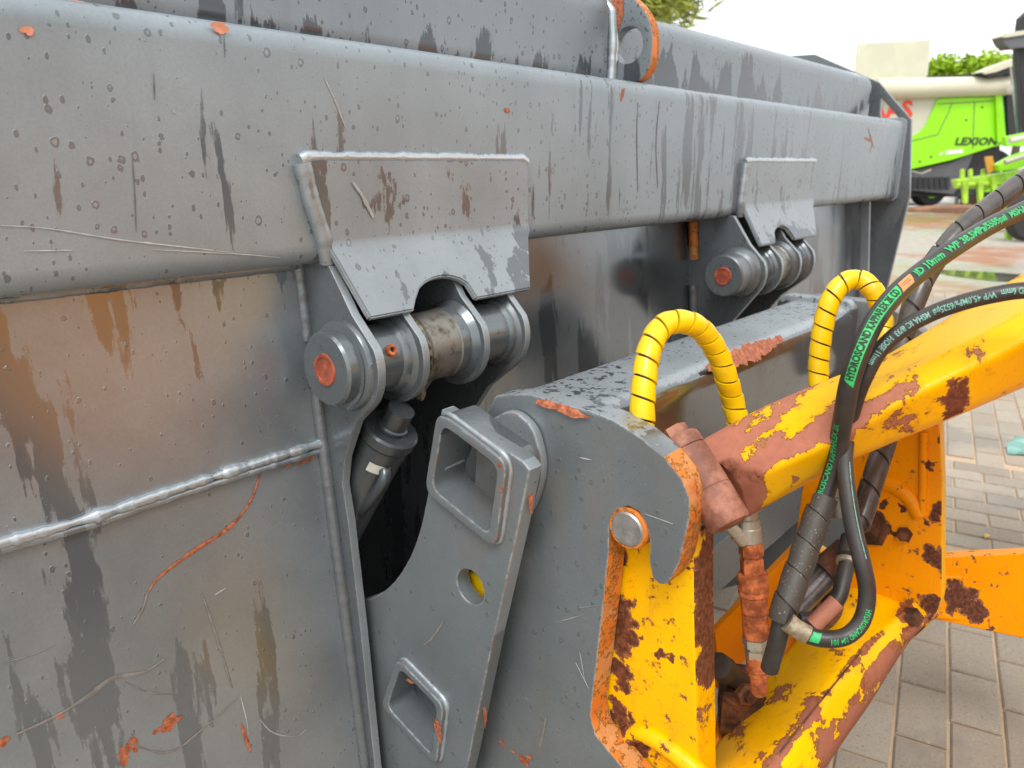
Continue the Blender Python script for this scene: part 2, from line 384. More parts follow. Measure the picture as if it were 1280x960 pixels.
def lathe(name, prof, o, axis, mats, parent, seg=40, mi=None, base=None, wob=0):
    """profile of (distance along axis, radius)"""
    ax = V(axis).normalized(); n = ax.orthogonal().normalized(); b = ax.cross(n); vs = []; fs = []; m = []
    for (t, r) in prof:
        for k in range(seg):
            a = 2*math.pi*k/seg; rr = r*(1+wob*mnoise.noise(V((math.cos(a)*2, math.sin(a)*2, t*60))))
            vs.append(V(o)+ax*t+(n*math.cos(a)+b*math.sin(a))*rr)
    for i in range(len(prof)-1):
        for k in range(seg):
            k2 = (k+1) % seg; fs.append((i*seg+k, i*seg+k2, (i+1)*seg+k2, (i+1)*seg+k)); m.append(mi[i] if mi else 0)
    fs += [tuple(reversed(range(seg))), tuple(range((len(prof)-1)*seg, len(prof)*seg))]; m += [mi[0] if mi else 0, mi[-1] if mi else 0]
    return raw(name, vs, fs, mats, parent, mi=m, wn_=False, ang=32, base=base)
def cyl(t0, t1, r, c=.002): return [(t0, r-c), (t0+c, r), (t1-c, r), (t1, r-c)]
def loft(name, lines, n, per, mats, parent, smooth=2, wear=None, caps=True, ang=60, base=None):
    Ls = [catmull(l, n) for l in lines]; K = len(Ls); ring = []
    for i in range(n+1):
        pts = []
        for k in range(K):
            for q in range(per): pts.append(Ls[k][i].lerp(Ls[(k+1) % K][i], q/per))
        for _ in range(smooth): pts = [(pts[j-1]+pts[j]*2+pts[(j+1) % len(pts)])/4 for j in range(len(pts))]
        ring.append(pts)
    m = K*per; vs = [p for r_ in ring for p in r_]; fs = []
    for i in range(n):
        for k in range(m): fs.append((i*m+k, i*m+(k+1) % m, (i+1)*m+(k+1) % m, (i+1)*m+k))
    if caps: fs += [tuple(reversed(range(m))), tuple(range(n*m, (n+1)*m))]
    me = bpy.data.meshes.new(name); me.from_pydata([tuple(v) for v in vs], [], fs)
    if wear:
        at = me.attributes.new('wear', 'FLOAT', 'POINT'); at.data.foreach_set('value', [wear(i/n, (k % m)/per) for i in range(n+1) for k in range(m)])
    bm = bmesh.new(); bm.from_mesh(me); bmesh.ops.recalc_face_normals(bm, faces=bm.faces); bm.to_mesh(me); bm.free(); me.update()
    return finish(name, me, mats, parent, ang=ang, wn_=False, base=base)
def bar(name, prof, X0, X1, mats, parent, ang=35, n=1, rimcap=True):
    """long section along X: prof is a closed list of (Y, Z)"""
    m = len(prof); vs = []; fs = []
    for i in range(n+1):
        X = X0+(X1-X0)*i/n
        vs += [(X, y, z) for y, z in prof]
    for i in range(n):
        for k in range(m): fs.append((i*m+k, i*m+(k+1) % m, (i+1)*m+(k+1) % m, (i+1)*m+k))
    fs += [tuple(reversed(range(m))), tuple(range(n*m, n*m+m))]
    me = bpy.data.meshes.new(name); me.from_pydata(vs, [], fs)
    bm = bmesh.new(); bm.from_mesh(me); bmesh.ops.recalc_face_normals(bm, faces=bm.faces); bm.to_mesh(me); bm.free(); me.update()
    return finish(name, me, mats, parent, ang=ang)
def ribbon(name, P, wid, mat, parent, normal, off=.0007, lift=0):
    """thin scratch lying on a surface; narrow at its ends, ragged"""
    P, _ = resample(catmull(P, 40) if len(P) > 2 else [V(p) for p in P], .0025); vs = []; fs = []; N = len(P)-1; nn = V(normal).normalized()
    for i, p in enumerate(P):
        t = (P[min(i+1, N)]-P[max(i-1, 0)]).normalized(); s = t.cross(nn).normalized()
        w_ = wid*(.25+.75*math.sin(math.pi*min(1, max(0, .06+.88*i/N))))*(1+.5*mnoise.noise(p*60)+.3*mnoise.noise(p*170))/2
        vs += [p+nn*off+s*w_, p+nn*(off+.0004+lift), p+nn*off-s*w_]
    for i in range(N):
        a = i*3; fs += [(a, a+1, a+4, a+3), (a+1, a+2, a+5, a+4)]
    return raw(name, vs, fs, mat, parent, flat=True)
def chip(name, c, rx, rz, mat, parent, normal, ax, off=.0006, n=40, rag=.30):
    nn = V(normal).normalized(); ax = V(ax).normalized(); ay = nn.cross(ax); s = R.random()*50; vs = [V(c)+nn*off]
    for k in range(n):
        a = 2*math.pi*k/n; q = 1+rag*2*mnoise.noise(V((math.cos(a)*1.2+s, math.sin(a)*1.2, s)))+.25*mnoise.noise(V((math.cos(a)*5+s, math.sin(a)*5, s)))
        vs.append(V(c)+nn*off+ax*rx*q*math.cos(a)+ay*rz*q*math.sin(a))
    return raw(name, vs, [(0, k+1, (k+1) % n+1) for k in range(n)], mat, parent, flat=True)
def bead(name, P, r, mat, parent, ripple=.18, step=.0045):
    P, Ln = resample([V(p) for p in P], step)
    return sweep(name, P, lambda u: r*(1+ripple*math.sin(u*Ln*900)*.12+ripple*mnoise.noise(V((u*Ln*45, r*900, 3)))+ripple*.5*mnoise.noise(V((u*Ln*150, r*900, 9)))), mat, parent, seg=10, jit=.05)
def text_mesh(body, size, extra=0):
    cu = bpy.data.curves.new('t', 'FONT'); cu.body = body; cu.size = size; cu.offset = extra; cu.resolution_u = 2; cu.align_y = 'CENTER'
    o = bpy.data.objects.new('t', cu); me = bpy.data.meshes.new_from_object(o); bpy.data.objects.remove(o); bpy.data.curves.remove(cu); me.materials.clear()
    return me
def wrap_text(name, body, size, P, s0, rad, mat, parent, rev=False, ang0=0, extra=.0002, squeeze=1., lift=.0004):
    """letters printed round a hose, starting s0 metres along it"""
    if rev: P = list(reversed(P))
    P, Ln = resample(P, .003); F = frames(P, 'cam'); me = text_mesh(body, size, extra)
    bm = bmesh.new(); bm.from_mesh(me); bmesh.ops.remove_doubles(bm, verts=bm.verts, dist=1e-6)
    for _ in range(2):
        es = [e for e in bm.edges if e.calc_length() > size*.28]
        if es: bmesh.ops.subdivide_edges(bm, edges=es, cuts=1); bmesh.ops.triangulate(bm, faces=bm.faces)
    for v in bm.verts:
        s = s0+v.co.x*squeeze; u = min(max(s/Ln*(len(P)-1), 0), len(P)-1.001); i = int(u); t = u-i
        p = P[i].lerp(P[i+1], t); _, tg, n, b = F[i]; n2 = F[i+1][2]; n = n.lerp(n2, t).normalized(); tg = F[i][1].lerp(F[i+1][1], t); b = n.cross(tg).normalized()
        a = v.co.y/rad+ang0; v.co = p+(n*math.cos(a)+b*math.sin(a))*(rad+lift)
    bm.to_mesh(me); bm.free(); me.update(); me.name = name
    return finish(name, me, mat, parent, flat=True)
def wrap_band(name, P, s0, s1, a0, a1, rad, mat, parent, lift=.0002, slant=0):
    P, Ln = resample(P, .003); F = frames(P, 'cam'); vs = []; fs = []; n = 40; m = 8
    for i in range(n+1):
        for k in range(m+1):
            s = s0+(s1-s0)*i/n+slant*(k/m-.5); u = min(max(s/Ln*(len(P)-1), 0), len(P)-1.001); q = int(u)
            p = P[q].lerp(P[q+1], u-q); _, t, nn, b = F[q]; nn = nn.lerp(F[q+1][2], u-q).normalized(); b = nn.cross(t).normalized(); a = a0+(a1-a0)*k/m
            vs.append(p+(nn*math.cos(a)+b*math.sin(a))*(rad+lift))
    for i in range(n):
        for k in range(m): a = i*(m+1)+k; fs.append((a, a+1, a+m+2, a+m+1))
    return raw(name, vs, fs, mat, parent, wn_=False)
def spiral(name, P, rad, pitch, wid, mat, parent, th=.002, per=22, bulge=.0012):
    """a flat plastic strip wound round a hose"""
    P, Ln = resample(P, .003); F = frames(P); turns = Ln/pitch; N = int(turns*per); vs = []; fs = []
    cols = [(-.5, -th), (-.5, bulge*.9), (-.25, bulge), (0, bulge*.8), (.25, bulge*.3), (.5, 0), (.5, -th)]
    for i in range(N+1):
        ph = i/per*2*math.pi; s0 = i/per*pitch
        for (c, dr) in cols:
            s = min(max(s0+c*wid, 0), Ln); u = min(s/Ln*(len(P)-1), len(P)-1.001); q = int(u)
            p = P[q].lerp(P[q+1], u-q); n = F[q][2].lerp(F[q+1][2], u-q); b = F[q][3].lerp(F[q+1][3], u-q)
            vs.append(p+(n*math.cos(ph)+b*math.sin(ph)).normalized()*(rad+dr))
    m = len(cols)
    for i in range(N):
        for k in range(m-1): a = i*m+k; fs.append((a, a+1, a+m+1, a+m))
    return raw(name, vs, fs, mat, parent, wn_=False, ang=50)
def boxy(name, c, sx, sy, sz, mats, parent, rot=None, bev=.004, base=None):
    bm = bmesh.new(); bmesh.ops.create_cube(bm, size=1); bm.transform(Matrix.Diagonal((sx, sy, sz, 1)))
    bmesh.ops.bevel(bm, geom=bm.edges[:], offset=bev, segments=2, affect='EDGES', profile=.7)
    bm.transform(Matrix.Translation(V(c)) @ (rot.to_4x4() if rot else Matrix.Identity(4)))
    me = bpy.data.meshes.new(name); bm.to_mesh(me); bm.free()
    return finish(name, me, mats, parent, base=base)

# ------------------------------------------------------------------ the bucket
bucket = thing('loader_bucket', (1.5, .3, .2), 'large wet grey steel high tip bucket with a heavy square top beam', 'bucket')
XL = -.75; XR = 3.42
def rbox(y0, y1, z0, z1, r, n=6):
    return rounded([(y0, z0), (y1, z0), (y1, z1), (y0, z1)], r, n)
bar('main_beam', rbox(0, .26, 1.115, 1.415, .030, 8), XL, XR, G_beam, bucket, n=1)
XE = 1.495
bar('upper_beam', rbox(.10, .36, 1.40, 1.60, .045, 8), XL, XE-.02, G_top, bucket)
bar('upper_rail', rounded([(.12, 1.40), (.5, 1.40), (.5, 1.64), (.2, 1.60), (.12, 1.565)], [.01, .01, .02, .06, .03], 7), XE+.02, 3.33, G_top, bucket)
# lifting eye: plate across the beam, with a round hole
eyeo = rounded([(.42, 1.40), (.005, 1.418), (.0, 1.53), (.07, 1.60), (.3, 1.66), (.42, 1.66)], [.01, .05, .07, .05, .05, .01], 8)
eye = plate('lifting_eye', eyeo, [circle((.062, 1.492), .036, 36)], XE, XE+.03, [G_top, M_rustrim], bucket, .003, rim=lambda c: 1 if (c.y < .03 or c.z > 1.56) else 0)
bead('weld_seam', [(XE-.008, .096, 1.417), (XE-.008, .094, 1.5), (XE-.008, .1, 1.56), (XE-.008, .14, 1.603)], .011, G_weld, bucket)
chip('paint_chip', (XE-.001, .10, 1.55), .018, .055, M_oscratch, bucket, (-1, 0, 0), (0, 1, .2))
chip('paint_chip', (XE-.001, .16, 1.61), .06, .03, M_oscratch, bucket, (-1, 0, 0), (0, 1, .2))
# end plate with triangular gusset opening
endo = [yz(1139, 150, XR), yz(1137, 245, XR), yz(1106, 370, XR), (.03, .35), (.7, .25), (.95, .6), (.95, 1.70), yz(1018, 68, XR), yz(1099, 103, XR)]
tri = [yz(1101, 121, XR), yz(1100, 146, XR), yz(1125, 149, XR)]
plate('end_plate', endo, [rounded(tri, .01, 3)], XR, XR+.022, [G_hinge], bucket, .003)
plate('end_cap', rbox(-.006, .27, 1.105, 1.425, .03), [], XR-.012, XR, G_edge, bucket, .003)

# leaning back panels
def panel(X0, X1, mat=None, name='back_panel', ztop=1.135, dy=0):
    pr = [(panelY(z)+dy, z) for z in (ztop, .837, .5, .12)]
    pr += [(y+.014, z) for y, z in reversed(pr)]
    return bar(name, pr, X0, X1, mat or G_panel, bucket)
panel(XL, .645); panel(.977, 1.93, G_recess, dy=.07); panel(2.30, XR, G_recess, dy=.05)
plate('floor_plate', [(panelY(.12), .10), (1.1, .06), (1.1, .075), (panelY(.12), .12)], [], XL, XR, G_panel, bucket, .002)
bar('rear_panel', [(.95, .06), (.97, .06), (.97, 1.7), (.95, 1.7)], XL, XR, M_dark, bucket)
bar('roof_panel', [(.26, 1.385), (.97, 1.68), (.97, 1.7), (.26, 1.40)], XL, XR, G_top, bucket)

# shadow seam under the beam
bead('weld_seam', [(XL, panelY(1.112)-.004, 1.112), (.64, panelY(1.112)-.004, 1.112)], .008, G_panel, bucket)
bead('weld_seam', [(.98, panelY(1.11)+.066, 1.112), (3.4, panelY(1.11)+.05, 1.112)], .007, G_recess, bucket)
# the long bright weld across the left panel
wb = [op(-60, 694, .004), op(0, 679, .004), op(110, 648, .004), op(230, 608, .004), op(330, 576, .004), op(401, 554, .004)]
bead('weld_seam', catmull(wb, 30), .0072, G_weld, bucket, .5)
bead('weld_seam', catmull([op(x, y+9, .002) for x, y in ((0, 679), (110, 648), (230, 608), (330, 576), (401, 554))], 20), .006, G_panel, bucket, .3)

PIN = (-.03, .975)
def lug_outline(r=.072, back=.12):
    y, z = PIN; a = [(y+r*math.cos(t), z+r*math.sin(t)) for t in [math.radians(q) for q in range(152, 311, 8)]]
    return [(.0, 1.13), (-.052, 1.05)]+a+[(panelY(.87)+.02, .865), (back, .86), (back, 1.13)]
def hinge(dx, lugs, boss, cov, ribo):
    y, z = PIN; l1, l2, l3, l4 = [q+dx for q in lugs]
    # rib plate carrying the pin boss, reaching down the panel
    plate('rib_plate', ribo, [], l1, l1+.015, [G_hinge, G_edge], bucket, .002, rim=lambda c: 1 if c.y < .06 else 0)
    plate('recess_side', [(.03, .2), (.4, .2), (.4, 1.12), (.04, 1.12)], [], l4+.016, l4+.03, G_panel, bucket, .001)
    plate('recess_side', [(.04, .2), (.4, .2), (.4, 1.12), (.05, 1.12)], [], l1+.017, l1+.025, G_panel, bucket, .001)
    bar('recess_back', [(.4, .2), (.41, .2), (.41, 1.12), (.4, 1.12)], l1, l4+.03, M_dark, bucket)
    for i, q in enumerate((l2, l3)):
        plate('hinge_lug', lug_outline(.074, .12), [], q, q+.014, [G_hinge, G_edge], bucket, .002, rim=lambda c: 1)
    plate('hinge_lug', [(.0, 1.13), (-.052, 1.05)]+[(y+.072*math.cos(t), z+.072*math.sin(t)) for t in [math.radians(k) for k in range(152, 225, 8)]]+[(-.015, .87), (.035, .80), (.06, .80), (.3, .7), (.3, 1.13)], [], l4, l4+.014, [G_hinge, G_edge], bucket, .002, rim=lambda c: 1)
    # boss with pin
    bx = l1-boss
    lathe('pin_boss', [(0, .0255), (.0, .050), (.004, .0535), (boss*.62, .0535), (boss*.66, .059), (boss*.72, .0575), (boss*.8, .064), (boss*.9, .066), (boss, .067)], (bx, y, z), (1, 0, 0), G_hinge, bucket)
    pin = lathe('hinge_pin', [(-.001, .016), (-.001, .0175), (-.0025, .018), (-.0025, .0225), (0, .0235), (.01, .0235)], (bx, y, z), (1, 0, 0), M_primer, bucket, wob=.0)
    # spacer tubes between the lugs, with fillet welds
    for a, b in ((l1+.015, l2), (l3+.014, l4)):
        lathe('spacer_tube', [(0, .062), (.006, .055), (.011, .054), (.014, .0505), (b-a-.016, .0505), (b-a-.012, .055), (b-a-.005, .057), (b-a, .064)], (a, y, z), (1, 0, 0), G_hinge, bucket, wob=.05)
    a, b = l2+.014, l3
    lathe('grease_collar', [(.0, .045), (.002, .056), (.006, .060), (.010, .0545), (.014, .0585), (.018, .056), (.024, .050)], (a+.002, y, z), (1, 0, 0), M_grease, bucket, wob=.12)
    lathe('knuckle', [(.022, .03), (.026, .052), (.028, .0545), (b-a-.032, .0545), (b-a-.03, .053), (b-a-.028, .056), (b-a-.010, .057), (b-a, .066)], (a, y, z), (1, 0, 0), [M_wornsteel, G_hinge], bucket, mi=[0, 0, 0, 0, 0, 1, 1])
    # folded cover plate
    (tl, tr, fl, fr_, bl, br) = cov
    t = .013; zt, zf, zb = 1.257, 1.138, 1.046; yt, yf, yb = -t-.001, -t-.002, -.072
    us = 26; vs = []; fs = []
    def low(u):   # bottom edge with the half round notch over the knuckle
        X = bl+(br-bl)*u; c = l2+.085; d = abs(X-c); r = .062
        return max(0, (r*r-min(d, r)**2)**.5)*.62 if d < r else 0
    rows = []
    for k in range(us+1):
        u = k/us; col = []
        for (xa, xb, yy, zz, nb_) in ((tl, tr, yt, zt, 0), (tl*.5+fl*.5, tr*.5+fr_*.5, (yt+yf)/2, (zt+zf)/2, 0), (fl, fr_, yf+.001, zf+.012, 0), (fl, fr_, yf-.003, zf-.002, 0), (fl*.8+bl*.2, fr_*.8+br*.2, yf*.82+yb*.18, zf*.84+zb*.16, 0)):
            col.append(V((xa+(xb-xa)*u, yy, zz)))
        h = low(u); e = V((bl+(br-bl)*u, yb, zb)); d = (col[-1]-e)
        f = min(.9, h/(zf-zb)); e = e.lerp(V((fl+(fr_-fl)*u, yf, zf)), f)
        col.append(e.lerp(col[-1], .35)); col.append(e); rows.append(col)
    m = len(rows[0])
    for c_ in rows: vs += c_
    nv = len(vs); off = [V((0, t*.98, 0))]*3+[V((0, t*.9, .0))]+[V((0, t*.72, -t*.5))]*3
    for c_ in rows:
        for j, p in enumerate(c_): vs.append(p+off[j])
    for k in range(us):
        for j in range(m-1):
            a = k*m+j; fs += [(a, a+m, a+m+1, a+1), (nv+a, nv+a+1, nv+a+m+1, nv+a+m)]
    mi = [0]*len(fs)
    for j in range(m-1): fs += [(j, j+1, nv+j+1, nv+j), (us*m+j, nv+us*m+j, nv+us*m+j+1, us*m+j+1)]; mi += [1, 1]
    for k in range(us): fs += [(k*m, nv+k*m, nv+(k+1)*m, (k+1)*m), (k*m+m-1, (k+1)*m+m-1, nv+(k+1)*m+m-1, nv+k*m+m-1)]; mi += [1, 1]
    me = bpy.data.meshes.new('cover_plate'); me.from_pydata([tuple(q) for q in vs], [], fs); me.polygons.foreach_set('material_index', mi); me.update()
    bm = bmesh.new(); bm.from_mesh(me); bmesh.ops.recalc_face_normals(bm, faces=bm.faces)
    es = [e for e in bm.edges if len(e.link_faces) == 2 and e.calc_face_angle(0) > 1.0]
    bmesh.ops.bevel(bm, geom=es, offset=.0025, segments=2, affect='EDGES'); bm.to_mesh(me); bm.free()
    cv = finish('cover_plate', me, [G_cover, G_edge], bucket, ang=22)
    s1 = bead('weld_seam', [(tl-.004, -.004, zt-.002), (tl+.01, -.006, zt+.002), (tr-.012, -.006, zt+.002), (tr+.004, -.004, zt-.006)], .0085, G_weld, cv, .35)
    s2 = bead('weld_seam', [(tl-.002, -.006, zt-.006), ((tl+fl)/2-.004, -.006, (zt+zf)/2), (fl-.003, -.006, zf+.015), (fl+.006, .0, zf-.02)], .0120, G_edge, cv, .12)
    return cv
# rib outline measured off the photograph on its own plane
rib1 = [(.12, 1.12), (-.005, 1.12), (-.055, 1.05)]+[(PIN[0]+.075*math.cos(t), PIN[1]+.075*math.sin(t)) for t in [math.radians(q) for q in range(154, 236, 8)]]
rib1 += [yz(448, 528, .65), yz(434, 572, .65), yz(431, 605, .65), yz(438, 650, .65), yz(452, 770, .65), yz(472, 965, .65), yz(500, 1200, .65), (.12, .16)]
hinge(0, (.645, .730, .860, .962), .032, (.618, 1.074, .645, 1.076, .664, 1.012), rib1)
rib2 = [(.12, 1.12), (-.005, 1.12), (-.055, 1.05)]+[(PIN[0]+.075*math.cos(t), PIN[1]+.075*math.sin(t)) for t in [math.radians(q) for q in range(154, 226, 8)]]+[(-.03, .85), (.01, .79), (.0, .16), (.12, .16)]
hinge(1.29, (.635, .745, .875, .985), .088, (1.975, 2.47, 1.965, 2.46, 1.965, 2.36), rib2)
# weld along the rib foot, boss grub screw
bead('weld_seam', [(.643, panelY(1.1)+.003, 1.115), (.643, panelY(1.0)+.003, 1.0)], .011, G_hinge, bucket)
bead('weld_seam', [(.641, panelY(.92)-.003, .93), (.641, panelY(.6)-.003, .6), (.641, panelY(.2)-.003, .16)], .010, G_hinge, bucket, .12)
bead('weld_seam', [(1.92, panelY(1.1)+.05, 1.10), (1.92, panelY(1.0)+.05, 1.0)], .012, M_rustrim, bucket)
bead('weld_seam', [(1.92, panelY(.92)+.055, .93), (1.92, panelY(.5)+.055, .5)], .012, G_hinge, bucket)
sp = ox(491, 441, .69); nrm = V((0, -.8, .35)).normalized()
so_ = V((.692, PIN[0]+nrm.y*.05, PIN[1]+nrm.z*.05))
lathe('set_screw', [(0, .0085), (.006, .0085), (.007, .0075), (.007, .0042), (.003, .0040), (.003, .001)], so_, nrm, [M_rust, M_ink], bucket, seg=18, mi=[0, 0, 0, 0, 1])
for k, (dx, dz) in enumerate(((.018, .912), (.022, .906), (.015, .917))): lathe('grease_blob', [(0, .002), (.004, .008), (.010, .007), (.016, .002)], (.745+dx, -.055+.004*k, dz+.008), (.1, -.3, -1), M_grease, bucket, seg=10, wob=.5)
plate('stiffener', [(panelY(1.1)-.012, 1.11), (panelY(1.1)+.02, 1.11), (panelY(.3)+.02, .3), (panelY(.3)-.012, .3)], [], 3.235, 3.25, G_panel, bucket, .002)

# scratches and scraped paint on panel and beam
npan = (0, -1, .1); nbm = (0, -1, 0)
for pts, wd, mt in (
    ([(400, 557), (375, 572), (345, 580), (328, 586)], .010, M_oscratch),
    ([(326, 590), (312, 628), (285, 660), (240, 690), (200, 720), (185, 740)], .0055, M_oscratch),
    ([(184, 742), (178, 762), (166, 781)], .005, M_dull),
    ([(205, 824), (180, 840), (140, 848), (110, 870), (70, 895), (20, 918)], .006, M_dull),
    ([(302, 905), (308, 925), (313, 940)], .006, M_oscratch),
    ([(0, 830), (40, 818), (70, 806)], .0018, M_dull), ([(268, 744), (282, 735)], .003, M_scratch),
    ([(150, 925), (210, 940), (260, 905), (300, 870)], .003, M_dull), ([(300, 868), (308, 900), (310, 918)], .002, M_scratch),
    ([(318, 890), (340, 915), (370, 920), (382, 912)], .0016, M_scratch), ([(156, 852), (185, 865), (215, 868)], .002, M_dull),
    ([(252, 740), (272, 800), (290, 860)], .004, M_dull)):
    ribbon('scratch', [op(x, y) for x, y in pts], wd, mt, bucket, npan)
for pts, wd, mt in (
    ([(405, 97), (420, 130), (433, 163)], .003, M_scratch), ([(0, 282), (60, 286), (150, 300), (230, 309), (296, 317)], .0022, M_scratch),
    ([(30, 314), (90, 313)], .002, M_scratch), ([(190, 312), (300, 318), (350, 322)], .0016, M_scratch), ([(215, 138), (218, 142)], .004, M_scratch),
    ([(1080, 172), (1090, 178), (1087, 190)], .008, M_oscratch), ([(1085, 160), (1092, 185)], .006, M_oscratch),
    ([(780, 110), (776, 126)], .010, M_oscratch), ([(630, 137), (637, 139)], .010, M_oscratch),
    ([(165, 195), (168, 240), (170, 290)], .0016, M_damp), ([(192, 92), (193, 125)], .0016, M_damp), ([(280, 45), (281, 72)], .0014, M_damp),
    ([(797, 128), (796, 170), (797, 240)], .004, M_damp), ([(824, 126), (820, 180), (822, 235)], .004, M_damp)):
    ribbon('scratch', [oy(x, y) for x, y in pts], wd, mt, bucket, nbm)
for x, y, rx, rz in ((32, 12, .022, .006), (100, 14, .014, .005), (195, 22, .032, .006), (274, 35, .010, .006), (33, 38, .006, .004), (140, 20, .006, .003)):
    p = oz(x, y, 1.415) if y < 26 else None
    q = oy(x, y, .006); n_ = V((0, -.55, .83)) if y < 30 else V((0, -1, .1))
    if y < 30:
        a = math.radians(50 if y > 16 else 62); q = V((oy(x, y, .014).x, .034-.034*math.cos(a), 1.381+.034*math.sin(a))); n_ = V((0, -math.cos(a), math.sin(a)))
    else: q = oy(x, y, 0); n_ = V((0, -1, 0))
    chip('paint_chip', q, rx, rz, M_chip, bucket, n_, (1, 0, 0), off=.0012)
for x, y, rx, rz in ((214, 903, .014, .0085), (200, 911, .011, .003), (164, 932, .007, .010), (155, 945, .006, .012), (75, 894, .005, .004), (3, 928, .008, .004), (385, 574, .016, .004), (360, 581, .010, .003)): chip('paint_chip', op(x, y), rx, rz, M_oscratch, bucket, npan, (1, 0, .25), rag=.55)
ribbon('scratch', [(q.x, -.0155, q.z) for q in (oy(440, 228, -.015), oy(452, 245, -.015), oy(466, 272, -.015))], .006, M_scratch, bucket, nbm, .0012)

# ------------------------------------------------------------------ cylinder in the recess
cylr = thing('tilt_cylinder', (.72, .12, .9), 'dark grey hydraulic cylinder with a pale sticker inside the black recess', 'hydraulic cylinder')
c0 = ox(486, 542, .715); ax_ = V((-.12, .50, -.86)).normalized()
lathe('gland_ring', [(-.012, .018), (-.012, .040), (-.009, .044), (.006, .044), (.012, .040), (.03, .040)], c0, ax_, G_cyl, cylr)
lathe('piston_rod', [(-.05, .021), (-.02, .021), (-.018, .024), (-.013, .024)], c0, ax_, G_cyl, cylr)
lathe('cylinder_barrel', [(.012, .0385), (.5, .0385)], c0, ax_, G_cyl, cylr)
lb = c0+ax_*.034
side = (CAM-lb); side = (side-ax_*side.dot(ax_)).normalized(); sb = ax_.cross(side)
vs = []; fs = []
for i in range(9):
    a = -.15+.9*i/8
    for t in (.0, .017): vs.append(lb+ax_*t+(side*math.cos(a)-sb*math.sin(a))*.0390)
for i in range(8): fs.append((i*2, i*2+1, i*2+3, i*2+2))
raw('label_sticker', vs, fs, M_label, cylr, wn_=False)
hp = [ox(478, 582, .70), ox(481, 590, .695), ox(479, 602, .69), ox(465, 622, .688), ox(440, 652, .686), ox(415, 690, .684)]
sweep('feed_pipe', catmull(hp, 30), .0095, G_cyl, cylr, seg=14)
sweep('feed_pipe', catmull([ox(478, 582, .70), ox(466, 588, .70), ox(450, 606, .70), ox(428, 634, .70), ox(405, 670, .70)], 24), .007, G_cyl, cylr, seg=12)

# ------------------------------------------------------------------ grey carrier frame hooked on to the loader
carrier = thing('hitch_frame', (.9, -.3, .5), 'grey hitch frame with square pockets, thick hook plate and wet cross tube', 'hitch frame')
XB = .665; XT = XB+.034; XH = XB+.077; TH = .042
def YB(x, y): return yz(x, y, XB)
br = [YB(543, 515)]+[(q.y, q.z) for q in catmull([V((XB, *YB(x, y))) for x, y in ((537, 556), (528, 612), (517, 665), (503, 703), (484, 732), (464, 748), (440, 757))], 26)]+[YB(436, 800), YB(440, 1010), YB(566, 1010), YB(578, 960), YB(610, 800), YB(640, 664), YB(654, 592), YB(645, 580)]
def pk(lst, r): return rounded([YB(*p) for p in lst], r, 6)
po = pk([(553, 531), (622, 583), (611, 669), (540, 611)], .016)
lo = pk([(500, 836), (546, 884), (539, 944), (484, 884)], .014)
hole = circle(YB(580, 738), .0255, 30)
XBF = XB+.012
def grow(poly, d):
    cx = sum(p[0] for p in poly)/len(poly); cy = sum(p[1] for p in poly)/len(poly)
    return [(p[0]+(p[0]-cx)*d, p[1]+(p[1]-cy)*d) for p in poly]
plate('bracket_plate', br, [grow(po, .12), grow(lo, .12), hole], XBF, XBF+.026, [G_carry, G_edge], carrier, .003, rim=lambda c: 1 if c.y < -.29 or c.z > .93 else 0)
for q, nm in ((po, 1), (lo, 0)):
    pocket = plate('fork_pocket', grow(q, .26), [q], XB, XH-.012 if nm else XH-.02, [G_carry, G_tube], carrier, .0025, rim=lambda c: 1 if (c.z > .9 or c.y < -.40) else 0)
    P = [V((XBF-.001, y, z)) for y, z in grow(q, .26)]; P.append(P[0])
    bead('weld_seam', P, .004, G_edge, pocket, .4)
    rg = [yz(x, y, XH) for x, y in ((606, 530), (648, 507), (676, 530), (689, 580), (678, 625), (660, 655), (600, 640))] if nm else grow(q, .5)
    plate('doubler_ring', rounded(rg, .035, 6), [grow(q, .2)] if not nm else [], XH-.016, XH-.001, [G_carry, G_edge], carrier, .004, rim=lambda c: 1)
    bead('weld_seam', [V((XB+.012, y, z)) for y, z in [tuple(V(q[k]).lerp(V(q[k+1]), 0)) for k in ()]] or [V((XB+.02, q[-3][0], q[-3][1]+.018)), V((XH-.02, q[-3][0]-.001, q[-3][1]+.02))], .0035, G_weld, pocket)
def YH(x, y): return yz(x, y, XH)
hk = [YH(619, 495), YH(660, 492), YH(700, 505), YH(735, 513), YH(765, 525), YH(800, 546), YH(830, 571), YH(852, 598), YH(862, 622), YH(862, 650), YH(855, 680), YH(849, 705), YH(841, 721), YH(833, 731), YH(824, 731), YH(815, 722),
      YH(811, 702), YH(812, 680), YH(808, 658), YH(798, 640), YH(785, 633), YH(772, 637), YH(762, 652), YH(761, 690), YH(756, 740), YH(746, 830), YH(738, 895), YH(745, 920), YH(770, 950), YH(800, 985), YH(830, 1040), YH(470, 1040), YH(520, 800), YH(565, 620), YH(600, 530)]
def hookrim(c):
    q = c-CAM; d = q.dot(FW); px = 640+FPX*q.dot(Rt)/d; py = 480-FPX*q.dot(UP)/d
    return 1 if (py > 560 and px > 780) or (px > 735 and py > 600) else 2
plate('hook_plate', hk, [], XH, XH+TH, [G_carry, M_rustrim, G_tube], carrier, .003, rim=hookrim)
XE2 = 1.76
ys, ye = YH(622, 497)[0]+.01, YH(760, 520)[0]+.032; zt_ = .948
hz = lambda x, y: oz(x, y, zt_)
tube = bar('cross_tube', rounded([(ye, zt_-.16), (ys, zt_-.16), (ys, zt_), (ye, zt_)], .034, 8), XH+TH*.5, XE2, [G_tube], carrier)
